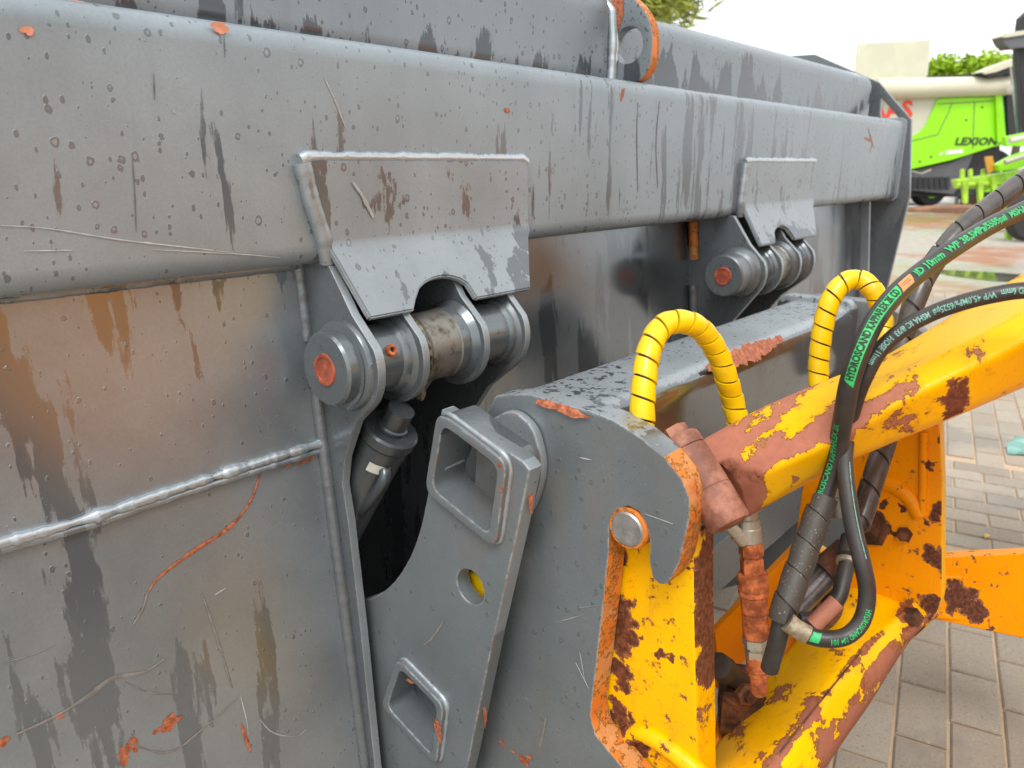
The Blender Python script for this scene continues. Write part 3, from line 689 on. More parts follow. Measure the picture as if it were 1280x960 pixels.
plate('end_cap', rounded([(ye, zt_-.17), (ys+.02, zt_-.17), (ys+.02, zt_+.012), (ye, zt_+.012)], .03), [], XE2, XE2+.03, G_tube, carrier, .004)
ribbon('scraped_edge', [V((hz(900, 462).x, ye+.004, zt_-.004)), V((hz(960, 440).x, ye+.003, zt_-.006)), V((hz(1005, 424).x, ye+.004, zt_-.004))], .030, M_oscratch, tube, (0, -.7, .7), .0015)
# far hook plate, mostly hidden by the yellow arm
plate('hook_plate', [(y, z-.0) for y, z in hk], [], XE2+.03, XE2+.07, [G_carry], carrier, .003)
plate('lower_brace', [(-.34, .45), (-.30, .45), (-.30, .56), (-.34, .56)], [], XH+TH, XE2+.03, G_carry, carrier, .004)
# scrapes on it
nx = (-1, 0, 0); ph = lambda x, y: ox(x, y, XH); pb = lambda x, y: ox(x, y, XBF)
ribbon('scratch', [ph(672, 503), ph(700, 510), ph(720, 518), ph(738, 523)], .012, M_oscratch, carrier, (-.8, 0, .5), .0035)
for pts, wd in (([(600, 800), (560, 850)], .0), ([(740, 575), (725, 572)], .002), ([(842, 655), (806, 642)], .002), ([(720, 828), (736, 860)], .0018), ([(725, 815), (731, 848)], .0014), ([(695, 778), (730, 768)], .0013), ([(760, 755), (720, 760)], .0012), ([(683, 895), (672, 945)], .005)):
    if wd: ribbon('scratch', [ph(*p) for p in pts], wd, M_scratch if wd < .004 else M_dull, carrier, nx)
ribbon('scratch', [pb(556, 775), pb(540, 798), pb(530, 806)], .004, M_dull, carrier, nx)
for x, y, r_ in ((628, 929, .006), (642, 940, .004), (655, 950, .010), (662, 946, .006)): chip('paint_chip', ph(x, y), r_, r_*.7, M_oscratch, carrier, nx, (0, 1, 0))
for x, y, a_, b_ in ((625, 581, .004, .003), (627, 612, .003, .003), (548, 914, .006, .022), (512, 851, .008, .003)): chip('paint_chip', ox(x, y, XB), a_, b_, M_oscratch, carrier, nx, (0, 1, -.2))
for x, y, a_, b_ in ((650, 630, .004, .016), (594, 895, .004, .02)): chip('paint_chip', V((XBF+.012, ox(x, y, XBF).y, ox(x, y, XBF).z)), b_, a_, M_oscratch, carrier, (0, -1, .1), (0, .1, 1), off=.008)
# yellow bolt end seen through the bracket hole
bolt = lathe('locking_bolt', [(0, .0005), (0, .023), (.004, .026), (.03, .026)], ox(592, 737, XBF+.034), (1, 0, 0), M_yplastic, carrier, seg=28)

# ------------------------------------------------------------------ yellow carriage
carr = thing('loader_carriage', (1.1, -.6, .5), 'chipped yellow loader carriage, shaded faces painted orange, with rusty edges, held by the grey hook', 'loader carriage')
XP = XH+TH+.004
pinc = V((XH-.004, *yz(785, 661, XH)))
lathe('hook_pin', [(0, .0005), (.0, .0205), (.002, .0225), (.002, .0255), (.006, .0275), (.1, .0275)], pinc, (1, 0, 0), [M_steel, M_rustrim], carr, mi=[0, 0, 1, 1, 1])
def YP(x, y): return yz(x, y, XP)
B1 = [(ox(780, 770, XP), .035), (ox(775, 840, XP), .032), (ox(772, 700, XP), .026), (ox(800, 925, XP), .03), (ox(834, 823, XP), .012), (ox(770, 890, XP), .03), (ox(797, 700, XP), .010), (ox(778, 800, XP), .03)]
Y_plate = rust_paint('yellow_side_plate_paint', YEL, .72, B1, fine=.02, pinkness=.3, dark=(.09, .03, .014), amp=.8)
Y_rim = rust_paint('yellow_rim_paint', YEL, .62, [(ox(888, q, XP+.03), .045) for q in (690, 735, 780, 830)], pinkness=.42, amp=1.1, sc_=13)
sp_ = [YP(742, 650), YP(800, 628), YP(835, 680), YP(868, 670), YP(868, 760), YP(871, 880), YP(874, 1060), YP(700, 1060), YP(715, 880), YP(735, 780)]
plate('side_plate', sp_, [], XP, XP+.056, [Y_plate, Y_rim], carr, .006, rim=lambda c: 1)
# pressed lip along the slot and a welded foot at the bottom
sweep('raised_lip', catmull([V((XP, *YP(x, y))) for x, y in ((770, 940), (800, 915), (850, 945), (890, 985), (930, 1040))], 24), .014, Y_plate, carr, seg=12)
# end collar of the cross beam
cen = V((XP+.01, -.5, .84)); 
col_o = od(886, 600, .90)
cdir = (od(1000, 545, .90)-od(890, 600, .935)).normalized()
lines = [
    [(862, 556, 1.00), (950, 508, .99), (1040, 470, .97), (1090, 452, .96), (1180, 398, .95), (1290, 332, .95), (1430, 250, .95)],
    [(905, 582, .945), (970, 553, .915), (1045, 511, .88), (1127, 467, .855), (1200, 430, .84), (1290, 388, .82), (1430, 315, .81)],
    [(925, 608, .945), (960, 590, .91), (1040, 553, .87), (1120, 508, .84), (1195, 470, .825), (1290, 424, .805), (1430, 352, .79)],
    [(936, 645, .97), (960, 630, .95), (1028, 592, .92), (1100, 560, .89), (1180, 527, .87), (1290, 480, .86), (1430, 420, .84)],
    [(936, 650, 1.05), (960, 632, 1.06), (1028, 595, 1.06), (1100, 560, 1.05), (1180, 527, 1.03), (1290, 480, 1.02), (1430, 420, 1.0)],
    [(862, 575, 1.09), (950, 530, 1.1), (1040, 490, 1.09), (1090, 470, 1.08), (1180, 420, 1.07), (1290, 350, 1.06), (1430, 270, 1.06)]]
lines = [[od(*p) for p in l] for l in lines]
def wear_beam(u, v):
    w_ = .05
    ridge = max(0, 1-abs(v-1.5)/.75)
    if u < .62: w_ = max(w_, ridge*(.64 if u < .36 else .55-.5*(u-.36)/.26))
    if ridge > .25 and u >= .62: w_ = max(w_, .12)
    if u < .16: w_ = max(w_, .56-.4*u/.16)
    if u < .34 and (v < .7 or v > 5.3): w_ = max(w_, .42*(1-u/.5))
    return w_
BD = [(od(1187, 505, .85), .03), (od(1192, 485, .84), .022), (od(1178, 515, .86), .02), (od(1203, 512, .86), .016)]
B2 = BD+[(od(990, 606, .92), .012), (od(1093, 472, .86), .012), (od(1055, 542, .87), .015), (od(1140, 465, .85), .012)]
Y_beam = rust_paint('yellow_beam_paint', YEL, .74, B2, pinkness=.62, amp=1.55, sc_=19, pink=(.45, .165, .105), dark=(.12, .04, .022), dblobs=BD)
loft('cross_beam', lines, 90, 10, Y_beam, carr, smooth=2, wear=wear_beam)
# collar ring between hook and beam, parallel to the hook rim
cl = [(848, 556), (866, 566), (886, 588), (904, 615), (915, 640), (914, 668)]
M_collar = simple('worn_collar_primer', (.26, .095, .055), .65, var=.35, sc_=28, c2=(.42, .18, .115), bumps=.9, bsc=120)
M_pink = simple('pink_primer_casting', (.38, .15, .095), .6, var=.18, sc_=25, bumps=.5)
ca_, cb_ = od(851, 549, .945), od(913, 656, .90)
cn_ = (cb_-ca_).length
lathe('end_collar', [(-.004, .012), (-.003, .021), (.0, .0235), (cn_*.12, .024), (cn_*.125, .0225), (cn_*.14, .0245), (cn_*.6, .0255), (cn_*.605, .0248), (cn_*.615, .0255), (cn_*.97, .026), (cn_, .024), (cn_+.002, .015)], ca_, cb_-ca_, M_collar, carr, wob=.03)
lathe('collar_nut', [(0, .012), (.0, .0165), (.016, .0165), (.016, .012)], ca_+(ca_-cb_).normalized()*.012+V((.0, .004, .002)), cb_-ca_, M_collar, carr, seg=6)
# lower tube
ln2 = [[(740, 1130, 1.02), (905, 955, 1.06), (1018, 828, 1.12), (1088, 768, 1.18), (1150, 735, 1.24)],
       [(800, 1180, .90), (975, 940, .98), (1030, 871, 1.03), (1076, 815, 1.10), (1140, 756, 1.17)],
       [(900, 1180, .92), (1030, 963, 1.00), (1085, 882, 1.07), (1138, 800, 1.14), (1172, 770, 1.19)],
       [(900, 1180, 1.05), (1030, 965, 1.12), (1085, 884, 1.19), (1138, 802, 1.24), (1174, 770, 1.28)],
       [(740, 1100, 1.14), (895, 920, 1.17), (990, 790, 1.23), (1070, 715, 1.28), (1150, 690, 1.32)]]
ln2 = [[od(*p) for p in l] for l in ln2]
def wear_low(u, v):
    w_ = .06
    if 1.5 < v < 2.6: w_ = .30+.12*math.sin(v*2+u*7)
    if abs(v-1) < .2: w_ = max(w_, .24)
    if v > 2.8: w_ = .12
    if u > .9: w_ = max(w_, .3)
    return w_
B3 = [(od(1105, 720, 1.15), .03), (od(1120, 745, 1.15), .03), (od(1012, 850, 1.05), .025), (od(1010, 880, 1.03), .02), (od(1140, 772, 1.15), .03), (od(1126, 740, 1.15), .03), (od(965, 960, 1.0), .02)]
Y_low = rust_paint('yellow_lower_tube_paint', YEL, .74, B3, fine=.0, pinkness=.55, amp=1.5, sc_=14, dark=(.16, .05, .018), pink=(.36, .13, .075))
lt = loft('lower_tube', ln2, 60, 9, Y_low, carr, smooth=6, wear=wear_low)
bead('weld_seam', [p+(CAM-p).normalized()*.001 for p in catmull([(ln2[1][k]) for k in (1, 2, 3)], 20)], .0012, M_rustdark, lt)
# upright rib plate joining beam and tube
XR2 = 1.20
def YR(x, y): return yz(x, y, XR2)
B4 = [(ox(1171, 640, XR2), .022), (ox(1172, 700, XR2), .03), (ox(1160, 760, XR2), .035), (ox(1172, 580, XR2), .014), (ox(1172, 545, XR2), .012), (ox(1130, 636, XR2), .011), (ox(1128, 668, XR2), .012), (ox(1088, 650, XR2), .025), (ox(1110, 660, XR2), .014), (ox(1145, 785, XR2), .03), (ox(1100, 634, XR2), .018)]
Y_rib = rust_paint('shaded_yellow_rib_paint', (.93, .32, .0), .76, B4, fine=.02, pinkness=.12, amp=.7, sc_=16, dark=(.075, .026, .014))  # yellow plate, its shaded side painted orange
rb = rounded([YR(1020, 480), YR(1172, 470), YR(1178, 600), YR(1178, 765), YR(1135, 806), YR(1040, 830), YR(990, 700)], [.01, .01, .0, .05, .03, .02, .02], 8)
ribp = plate('rib_plate', rb, [circle(YR(1035, 662), .035, 26, 1.25)], XR2, XR2+.025, [Y_rib, Y_low], carr, .004, rim=lambda c: 1)
sweep('pressed_ridge', catmull([V((XR2-.001, *YR(x, y))) for x, y in ((1155, 540), (1154, 600), (1153, 640))], 12), .006, Y_rib, ribp, seg=12)
sweep('pressed_ridge', catmull([V((XR2+.004, *YR(x, y))) for x, y in ((1092, 604), (1112, 606), (1134, 620), (1150, 645))], 14), .013, Y_rib, ribp, seg=12)
def bolt_(x, y, X, r=.010, nm='bolt'):
    c = ox(x, y, X); return lathe(nm, [(0, r*1.5), (.004, r*1.5), (.004, r), (.014, r*.95), (.015, r*.7)], c+V((-.001, 0, 0)), (-1, 0, 0), M_rustdark, ribp, seg=6)
bolt_(1131, 667, XR2, .008); bolt_(1088, 660, XR2, .020); bolt_(1141, 770, XR2-.03, .011)
# inner yellow walls behind the couplings, shade painted as deeper orange
Y_in = rust_paint('shaded_yellow_inner_paint', (.90, .27, .0), .80, (), fine=.0, pinkness=.1, amp=.6, sc_=16)
flat_plate('inner_brace', [od(895, 790, 1.34), od(1000, 676, 1.42), od(1030, 705, 1.42), od(900, 862, 1.34)], .02, [Y_in, Y_rim], carr, .003)
flat_plate('inner_wall', [od(880, 1010, 1.16), od(900, 888, 1.18), od(1000, 730, 1.25), od(1075, 690, 1.28), od(1090, 790, 1.22), od(985, 900, 1.16)], .015, [Y_in], carr, .003)

# far link arm
XF = 1.62
B5 = [(od(1200, 748, 1.52), .045), (od(1215, 760, 1.52), .035), (od(1188, 742, 1.52), .03), (od(1235, 792, 1.52), .014), (od(1275, 740, 1.52), .012), (od(1232, 728, 1.52), .014)]
Y_link = rust_paint('shaded_yellow_link_paint', (.93, .30, .0), .76, B5, fine=.05, pinkness=.1, amp=.7, sc_=14, dark=(.08, .028, .015))  # yellow arm with its shaded face put in as orange
link_arm = thing('loader_link_arm', (1.6, -.75, .55), 'flat yellow link arm, shade painted orange, top edge painted as lit, with a long pressed oval', 'link arm')
la = [od(1120, 699, 1.52), od(1400, 686, 1.50), od(1400, 824, 1.50), od(1120, 764, 1.52)]
flat_plate('arm_plate', la, .05, [Y_link, simple('lit_yellow_edge_paint', (.80, .60, .10), .4)], link_arm, .004, rim=lambda c: 1 if c.z > .56 else 0)  # top rim takes a paler yellow standing for the lit edge
ov_ = [(1150, 724), (1200, 722), (1245, 726), (1268, 742), (1276, 765), (1258, 778), (1210, 774), (1165, 768)]
sweep('pressed_ridge', catmull([od(x, y, 1.522) for x, y in ov_], 44), .009, Y_link, link_arm, seg=12)

# ------------------------------------------------------------------ couplings, pipes and valve
def D(pts, d): return [od(x, y, d) for x, y in pts]
qc = thing('quick_coupling', od(945, 870, 1.0), 'rusty red hydraulic quick coupling hanging upright beside the black sleeve', 'coupling')
ca = od(936, 640, 1.0); cb = od(949, 866, 1.04); cx = (cb-ca); cl_ = cx.length; cx.normalize()
S = cl_/226
def seg_(nm, y0, y1, pr, mats, sg=28): return lathe(nm, [((y0-640+t*(y1-y0))*S, r/960) for t, r in pr], ca, cx, mats, qc, seg=sg, wob=.012)
seg_('zinc_adapter', 628, 676, [(0, 11), (.4, 11), (.42, 13), (.62, 13), (.64, 14), (.98, 14), (1, 10)], M_zinc, 6*4)
seg_('hex_union', 674, 716, [(0, 11), (.02, 13.5), (.12, 15.5), (.14, 15.5), (.42, 15.5), (.44, 13.2), (.52, 13.2), (.54, 14.6), (.95, 14.6), (1, 12)], M_rust, 6)
seg_('coupling_sleeve', 714, 796, [(0, 15), (.01, 18.5), (.03, 19.2), (.22, 19.2), (.25, 18.2), (.27, 19), (.31, 19), (.33, 16.6), (.58, 16.6), (.59, 15.6), (.62, 15.6), (.63, 16.4), (.96, 16.4), (1, 13)], M_rust)
seg_('lock_nut', 794, 818, [(0, 13), (.02, 17.5), (.42, 17.5), (.46, 13.2), (.6, 13.2), (.62, 15.5), (1, 15.5)], M_zinc, 6)
seg_('lower_nipple', 816, 868, [(0, 12), (.03, 14.5), (.36, 14.5), (.4, 12.5), (.5, 12.5), (.52, 11), (.9, 10.5), (1, 8)], M_rust)
elb = lathe('elbow_fitting', [(-.002, .006), (0, .0115), (.012, .0115), (.013, .0085), (.03, .0085), (.031, .010), (.046, .010), (.048, .006)], od(902, 648, .99), od(930, 676, 1.0)-od(902, 648, .99), M_zinc, qc, seg=24)

vb = thing('valve_block', od(930, 880, 1.15), 'dark rusty valve block at the foot of the red coupling', 'valve')
boxy('valve_body', od(925, 874, 1.16), .075, .06, .075, M_rustdark, vb, Matrix.Rotation(.5, 3, 'Z'), .008)
lathe('valve_plug', [(0, .016), (.010, .016), (.012, .010), (.02, .009)], od(930, 866, 1.11), (-.5, -.75, .25), M_rustdark, vb, seg=6)
lathe('port_stub', [(0, .015), (.05, .015), (.052, .019), (.075, .019), (.076, .012)], od(925, 850, 1.13), od(900, 832, 1.08)-od(935, 855, 1.14), M_rubber, vb, seg=20)
sweep('lever', catmull(D([(905, 870), (930, 880), (955, 868)], 1.13), 10), .009, M_rustdark, vb, seg=10)

fb = thing('flange_block', od(1030, 760, 1.2), 'dark rusty flange with two bolt holes behind the hose loop', 'flange')
lathe('flange_plate', [(0, .0), (0, .040), (.004, .043), (.02, .043)], od(1022, 757, 1.16), (.7, .65, -.2), M_rustdark, fb, seg=26)
for x, y in ((1012, 762), (1034, 747)): lathe('bolt_hole', [(0, .009), (.006, .010), (.012, .006)], od(x, y, 1.158), (-.7, -.65, .2), M_ink, fb, seg=14)  # solid black plugs, the darkness of the holes is painted
pipe = thing('steel_pipe', od(1010, 740, 1.1), 'dull steel pipe and red brown rod lying slantwise between hoses', 'pipe')
sweep('pipe_tube', D([(985, 768), (1048, 702)], 1.12), .0185, simple('dark_chrome', (.16, .15, .15), .3, .7, var=.3), pipe, seg=20)
sweep('pipe_end', D([(1032, 716), (1062, 690)], 1.11), .024, M_rustdark, pipe, seg=20)
sweep('guide_rod', D([(968, 770), (1046, 694)], 1.15), .012, simple('red_brown_rod', (.26, .07, .03), .4), pipe, seg=14)

# ------------------------------------------------------------------ hoses
def path(l, n=90): return catmull([od(*p) for p in l], n)
H1 = path([(1420, 190, 1.15), (1340, 232, 1.05), (1280, 262, .98), (1240, 281, .94), (1200, 305, .90), (1160, 333, .87), (1125, 362, .84), (1097, 396, .82), (1077, 435, .81), (1063, 475, .82), (1056, 510, .84), (1050, 545, .87), (1046, 575, .89), (1036, 605, .90), (1022, 645, .90)])
h1 = thing('hydraulic_hose', H1[40], 'thick black hose with a bright green band and large green print', 'hose', 'black rubber hoses on the carriage')
r1 = .0108
sweep('hose_tube', H1, r1, M_rubber, h1, seg=20, step=.006)
P1 = list(reversed(H1))
def arc_at(P, x, y):
    best = 1e9; s = 0; out = 0
    for a, b in zip(P, P[1:]):
        q = a-CAM; dd = q.dot(FW); px = 640+FPX*q.dot(Rt)/dd; py = 480-FPX*q.dot(UP)/dd; e = (px-x)**2+(py-y)**2
        if e < best: best = e; out = s
        s += (b-a).length
    return out
sA, sB, sC = arc_at(P1, 1057, 474), arc_at(P1, 1115, 370), arc_at(P1, 1132, 354)
wrap_band('green_band', P1, sA, sB, -.42, .55, r1, M_gband, h1, .0003, .006)
wrap_band('orange_band', P1, sB+.003, sC, -.42, .55, r1, M_oband, h1, .0003, .006)
sQ = (sB-sA-.008)
def fit(body, size, length):
    me = text_mesh(body, size); x = max(v.co.x for v in me.vertices); bpy.data.meshes.remove(me); return length/x
t_ = 'HYDROSCAND KAPPAFLEX 2K CO'
wrap_text('lettering', t_, .0105, P1, sA+.004, r1, M_ink, h1, ang0=.06, squeeze=fit(t_, .0105, sQ), lift=.0009, extra=.0004)
for a0_, a1_ in ((.18, .26), (-.02, .06)): wrap_band('print_line', P1, sB+.006, sC-.004, a0_, a1_, r1, M_oscratch, h1, .0006, .002)
t_ = 'ID 10mm  WP 38,5MPa/5585psi  MSHA IC-84/22'
sD = arc_at(P1, 1283, 256)
wrap_text('lettering', t_, .0115, P1, sC+.008, r1, M_green, h1, ang0=.12, squeeze=fit(t_[:38], .0115, sD-sC-.008), extra=.0005, lift=.0006)
t_ = 'HYDROSCAND KAPPAFLEX 2K'
wrap_text('lettering', t_, .009, P1, arc_at(P1, 1030, 622)-.02, r1, M_green, h1, ang0=.5, squeeze=fit(t_, .009, .13), lift=.0006)
SL = path([(1030, 622, .90), (1012, 672, .89), (997, 715, .88), (984, 752, .87), (977, 776, .87)], 40)
sweep('sleeve_core', SL, .0125, M_rubber2, h1, seg=16)
spiral('hose_sleeve', SL, .0148, .036, .0345, M_sleeve, h1, th=.002, bulge=.0012)
sweep('end_ferrule', path([(978, 772, .875), (972, 800, .88), (962, 836, .90)], 12), .0105, M_rubber, h1, seg=16)

H2 = path([(1430, 372, .72), (1340, 362, .74), (1280, 363, .76), (1240, 369, .77), (1200, 379, .785), (1162, 393, .80), (1128, 412, .81), (1100, 438, .82), (1082, 470, .83), (1070, 500, .85), (1060, 540, .88), (1056, 575, .88), (1060, 620, .87), (1068, 665, .86), (1078, 705, .85), (1084, 740, .85), (1078, 774, .85), (1060, 794, .85), (1036, 799, .85), (1010, 794, .855), (986, 778, .86)], 130)
h2 = thing('hydraulic_hose', H2[70], 'thin black hose with pale print, ending in a round loop beside the lower tube', 'hose', 'black rubber hoses on the carriage')
r2 = .0085
sweep('hose_tube', H2, lambda u: r2*(1 if u < .5 else 1+.12*min(1, (u-.5)*6)), M_rubber, h2, seg=18, step=.005)
t_ = 'ID 6mm  WP 45,0MPa/6525psi  MSHA IC 8/93  HOSE 11mm'
s0 = arc_at(H2, 1281, 363)
wrap_text('lettering', t_, .0085, H2, s0, r2, M_mint, h2, ang0=-.05, squeeze=fit(t_, .0085, arc_at(H2, 1088, 455)-s0), lift=.0005)
t_ = 'HYDROSCAND 104 101'
P2 = list(reversed(H2)); s0 = arc_at(P2, 1022, 798)
wrap_text('lettering', t_, .0085, H2, arc_at(H2, 1082, 757), r2*1.12, M_green, h2, ang0=.35, squeeze=fit(t_, .0085, arc_at(H2, 1036, 799)-arc_at(H2, 1082, 757)), lift=.0005)
sE, sF = arc_at(H2, 1026, 798), arc_at(H2, 1013, 795)
wrap_band('green_band', H2, sE, sF, -.6, .6, r2*1.12, M_green, h2, .0004, .003)
wrap_band('green_band', H2, arc_at(H2, 1056, 580), arc_at(H2, 1076, 700), 0.5, .60, r2*1.1, M_mint, h2, .0004)
sweep('end_ferrule', path([(1010, 794, .855), (996, 786, .858), (984, 777, .86)], 8), .0108, M_ferrule, h2, seg=16)

H3 = path([(1440, 130, 1.30), (1350, 180, 1.25), (1285, 222, 1.2), (1240, 256, 1.18), (1200, 288, 1.16), (1165, 332, 1.15), (1146, 370, 1.14), (1130, 420, 1.14), (1118, 480, 1.13), (1108, 545, 1.12), (1094, 590, 1.10), (1082, 630, 1.09), (1072, 662, 1.08)])
h3 = thing('guarded_hose', H3[45], 'black hose wound in a wide grey brown spiral guard', 'hose')
sweep('hose_tube', H3, .0125, M_rubber, h3, seg=16, step=.006)
spiral('spiral_guard', H3, .0150, .047, .0425, M_guard, h3, th=.003, bulge=.0008)
lathe('hose_connector', [(0, .010), (.001, .0145), (.022, .0145), (.024, .0125), (.05, .0125), (.051, .010)], od(1046, 598, 1.0), od(1054, 655, 1.0)-od(1046, 598, 1.0), simple('grey_fitting', (.20, .19, .17), .4, .5, var=.3), h3, seg=20)
H3b = path([(1072, 655, 1.08), (1062, 690, 1.06), (1054, 725, 1.04), (1046, 750, 1.03), (1022, 772, 1.02), (1000, 775, 1.02)], 40)
sweep('hose_tail', H3b, .0105, M_rubber2, h3, seg=16)
lathe('crimp_ring', [(0, .012), (.001, .0150), (.012, .0150), (.013, .012)], od(1061, 696, 1.058), od(1055, 720, 1.04)-od(1062, 690, 1.06), M_zinc, h3, seg=22)
lathe('crimp_sleeve', [(0, .012), (.001, .0145), (.03, .0145), (.031, .012)], od(1065, 672, 1.065), od(1055, 720, 1.04)-od(1062, 690, 1.06), M_rubber2, h3, seg=22)
sweep('red_tail', path([(1046, 752, 1.0), (1030, 768, 1.0), (1016, 782, 1.0)], 10), .011, M_pink, h3, seg=14)

def yhose(pts, label):
    P = path(pts, 80); t = thing('spiral_wrapped_hose', P[0], label, 'hose', 'hoses in yellow spiral wrap')
    sweep('hose_tube', P, .0118, M_rubber, t, seg=16, step=.006)
    spiral('spiral_wrap', P, .0150, .0245, .0218, M_yplastic, t, th=.003, bulge=.0011)
    return t
yhose([(806, 640, .975), (803, 580, .968), (803, 530, .96), (804, 490, .96), (811, 440, .97), (827, 409, .985), (852, 402, 1.0), (876, 412, 1.02), (896, 440, 1.045), (908, 472, 1.06), (917, 505, 1.08), (930, 560, 1.08)], 'arching hose in yellow spiral wrap, rising right beside the grey hook plate')
yhose([(1030, 560, 1.22), (1026, 510, 1.22), (1023, 465, 1.22), (1027, 420, 1.21), (1037, 378, 1.20), (1054, 354, 1.20), (1075, 350, 1.20), (1092, 364, 1.19), (1101, 388, 1.19), (1105, 420, 1.18), (1110, 480, 1.16)], 'arching hose in yellow spiral wrap, partly behind the thick black hose')

# ------------------------------------------------------------------ the yard
def ground_mat():
    m = Mt('wet_yard'); p = m.pos
    big = m.noise(.16, 5, .6); fine = m.noise(9, 5, .7); mud = m.noise(.33, 6, .65, vec=m.vm('ADD', p, (7.3, 1.2, 0)))
    c = m.mix(m.ss(fine, .3, .7), (.32, .29, .24), (.44, .41, .35))
    mk = m.ss(mud, .50, .60)
    far = m.ss(m.vm('DISTANCE', p, (0, 0, 0)), 6.5, 9.)
    c = m.mix(m.math('MULTIPLY', mk, far), c, m.mix(m.noise(2.5, 4), (.26, .10, .05), (.42, .22, .12)))
    c = m.mix(m.math('SUBTRACT', 1, far), c, m.mix(m.noise(60, 4, .7), (.40, .28, .17), (.62, .48, .33)))
    wet = m.ss(big, .45, .55)
    return m.done(c, m.mixf(m.math('MULTIPLY', wet, far), .75, .28), 0, m.bump(fine, .4, .004), .5)
raw('yard_ground', [(-400, -400, -.008), (400, -400, -.008), (400, 400, -.008), (-400, 400, -.008)], [(0, 1, 2, 3)], ground_mat(), flat=True)['kind'] = 'structure'
def paver_mat():
    m = Mt('worn_paver'); o = m.new('ShaderNodeObjectInfo').outputs['Random']; p = m.pos
    at = m.attr('tone'); rnd = m.math('ADD', o, at)
    f = m.noise(120, 6, .8); g = m.noise(18, 6, .7); k = m.noise(2.2, 3, .5)
    c = m.mix(m.math('FRACT', m.math('MULTIPLY', rnd, 7.3)), (.30, .252, .193), (.42, .362, .285))
    c = m.mix(m.math('MULTIPLY', m.ss(g, .5, .7), .5), c, (.31, .285, .25))
    c = m.mix(m.math('MULTIPLY', m.ss(k, .5, .68), .5), c, (.43, .34, .25))
    c = m.mix(m.ss(f, .57, .66), c, (.50, .45, .37)); c = m.mix(m.ss(f, .44, .36), c, (.19, .16, .125))
    st_ = m.noise(1.3, 6, .7, vec=m.vm('ADD', p, (3., 9., 0)))
    c = m.mix(m.math('MULTIPLY', m.ss(st_, .52, .62), .55), c, (.17, .145, .12))
    ed = m.noise(45, 5, .8); c = m.mix(m.math('MULTIPLY', m.ss(ed, .56, .66), .4), c, (.36, .25, .16))
    return m.done(c, m.mixf(m.ss(st_, .45, .6), .75, .35), 0, m.bump(m.math('ADD', f, g), .7, .004), .45)
M_pav = paver_mat()
yard = link(bpy.data.objects.new('paved_yard', None)); yard['kind'] = 'structure'
PA = YAW-math.radians(28.4); pa = V((math.cos(PA), math.sin(PA), 0)); pb_ = V((-pa.y, pa.x, 0))
def paver_geo(l, w_, h=.012, b=.004):
    x, y = l/2, w_/2
    vs = [(sx*x, sy*y, -h) for sx, sy in ((-1, -1), (1, -1), (1, 1), (-1, 1))]+[(sx*x, sy*y, -b) for sx, sy in ((-1, -1), (1, -1), (1, 1), (-1, 1))]+[(sx*(x-b), sy*(y-b), 0) for sx, sy in ((-1, -1), (1, -1), (1, 1), (-1, 1))]
    fs = [(8, 9, 10, 11)]
    for o_ in (0, 4):
        for k in range(4): fs.append((o_+k, o_+(k+1) % 4, o_+4+(k+1) % 4, o_+4+k))
    return vs, fs
pvs, pfs = paver_geo(.208, .104)
pav_me = bpy.data.meshes.new('paver'); pav_me.from_pydata(pvs, [], pfs); pav_me.materials.append(M_pav)
def scr(p):
    q = V(p)-CAM; d = q.dot(FW); return (640+FPX*q.dot(Rt)/d, 480-FPX*q.dot(UP)/d, d)
cells = []
a_lo, a_hi = 2.62, 3.55             # a band of pavers laid the other way
pl, pw = .2165, .1115
for j in range(-40, 48):
    b = j*pw
    for i in range(-12, 44):
        a = i*pl+(j % 2)*pl/2
        if a_lo-pl*.5 < a < a_hi+pl*.0: continue
        cells.append((a, b, 0))
for i in range(int((a_hi-a_lo)/pw)):
    for j in range(-22, 26): cells.append((a_lo+.05+i*pw, j*pl+(i % 2)*pl/2, 1))
A = []
for a, b, rot in cells:
    p = pa*a+pb_*b; x, y, d = scr(p) if (p-CAM).dot(FW) > .2 else (0, 0, 99)
    if p.length > 8.8: continue
    vis = 1 if (d < 50 and 880 < x < 1340 and 330 < y < 1010 and (x > 1085 or y < 780)) else 0
    A.append((-vis*1000+d, p, rot))
A.sort(key=lambda q: q[0])
bvs = []; bfs = []; tone = []
for n, (k, p, rot) in enumerate(A):
    tilt = Matrix.Rotation(PA+(math.pi/2 if rot else 0)+R.uniform(-.012, .012), 3, 'Z') @ Matrix.Rotation(R.uniform(-.010, .010), 3, 'X') @ Matrix.Rotation(R.uniform(-.006, .006), 3, 'Y')
    z = R.uniform(-.003, .001)
    if n < 300 and k < 0:
        o = link(bpy.data.objects.new('paver', pav_me)); o.location = (p.x, p.y, z); o.rotation_euler = tilt.to_euler(); o.parent = yard
    else:
        o_ = len(bvs); q = R.random()
        bvs += [tilt @ V(v)+V((p.x, p.y, z)) for v in pvs]; bfs += [tuple(o_+i for i in f) for f in pfs]; tone += [q]*12
o = raw('pavers', bvs, bfs, M_pav, yard, flat=True); o['kind'] = 'stuff'
at = o.data.attributes.new('tone', 'FLOAT', 'POINT'); at.data.foreach_set('value', tone)
M_pud = simple('puddle_water', (.10, .09, .065), .04, var=.2, sc_=2, bumps=.02)
def puddle(c, rx, ry, s):
    vs = [V(c)]; n = 40
    for k in range(n):
        a = 2*math.pi*k/n; q = 1+.5*mnoise.noise(V((math.cos(a)*1.4+s, math.sin(a)*1.4, s))); vs.append(V(c)+V((rx*q*math.cos(a), ry*q*math.sin(a), 0)))
    o = raw('puddle', vs, [(0, k+1, (k+1) % n+1) for k in range(n)], M_pud, flat=True); o['kind'] = 'structure'
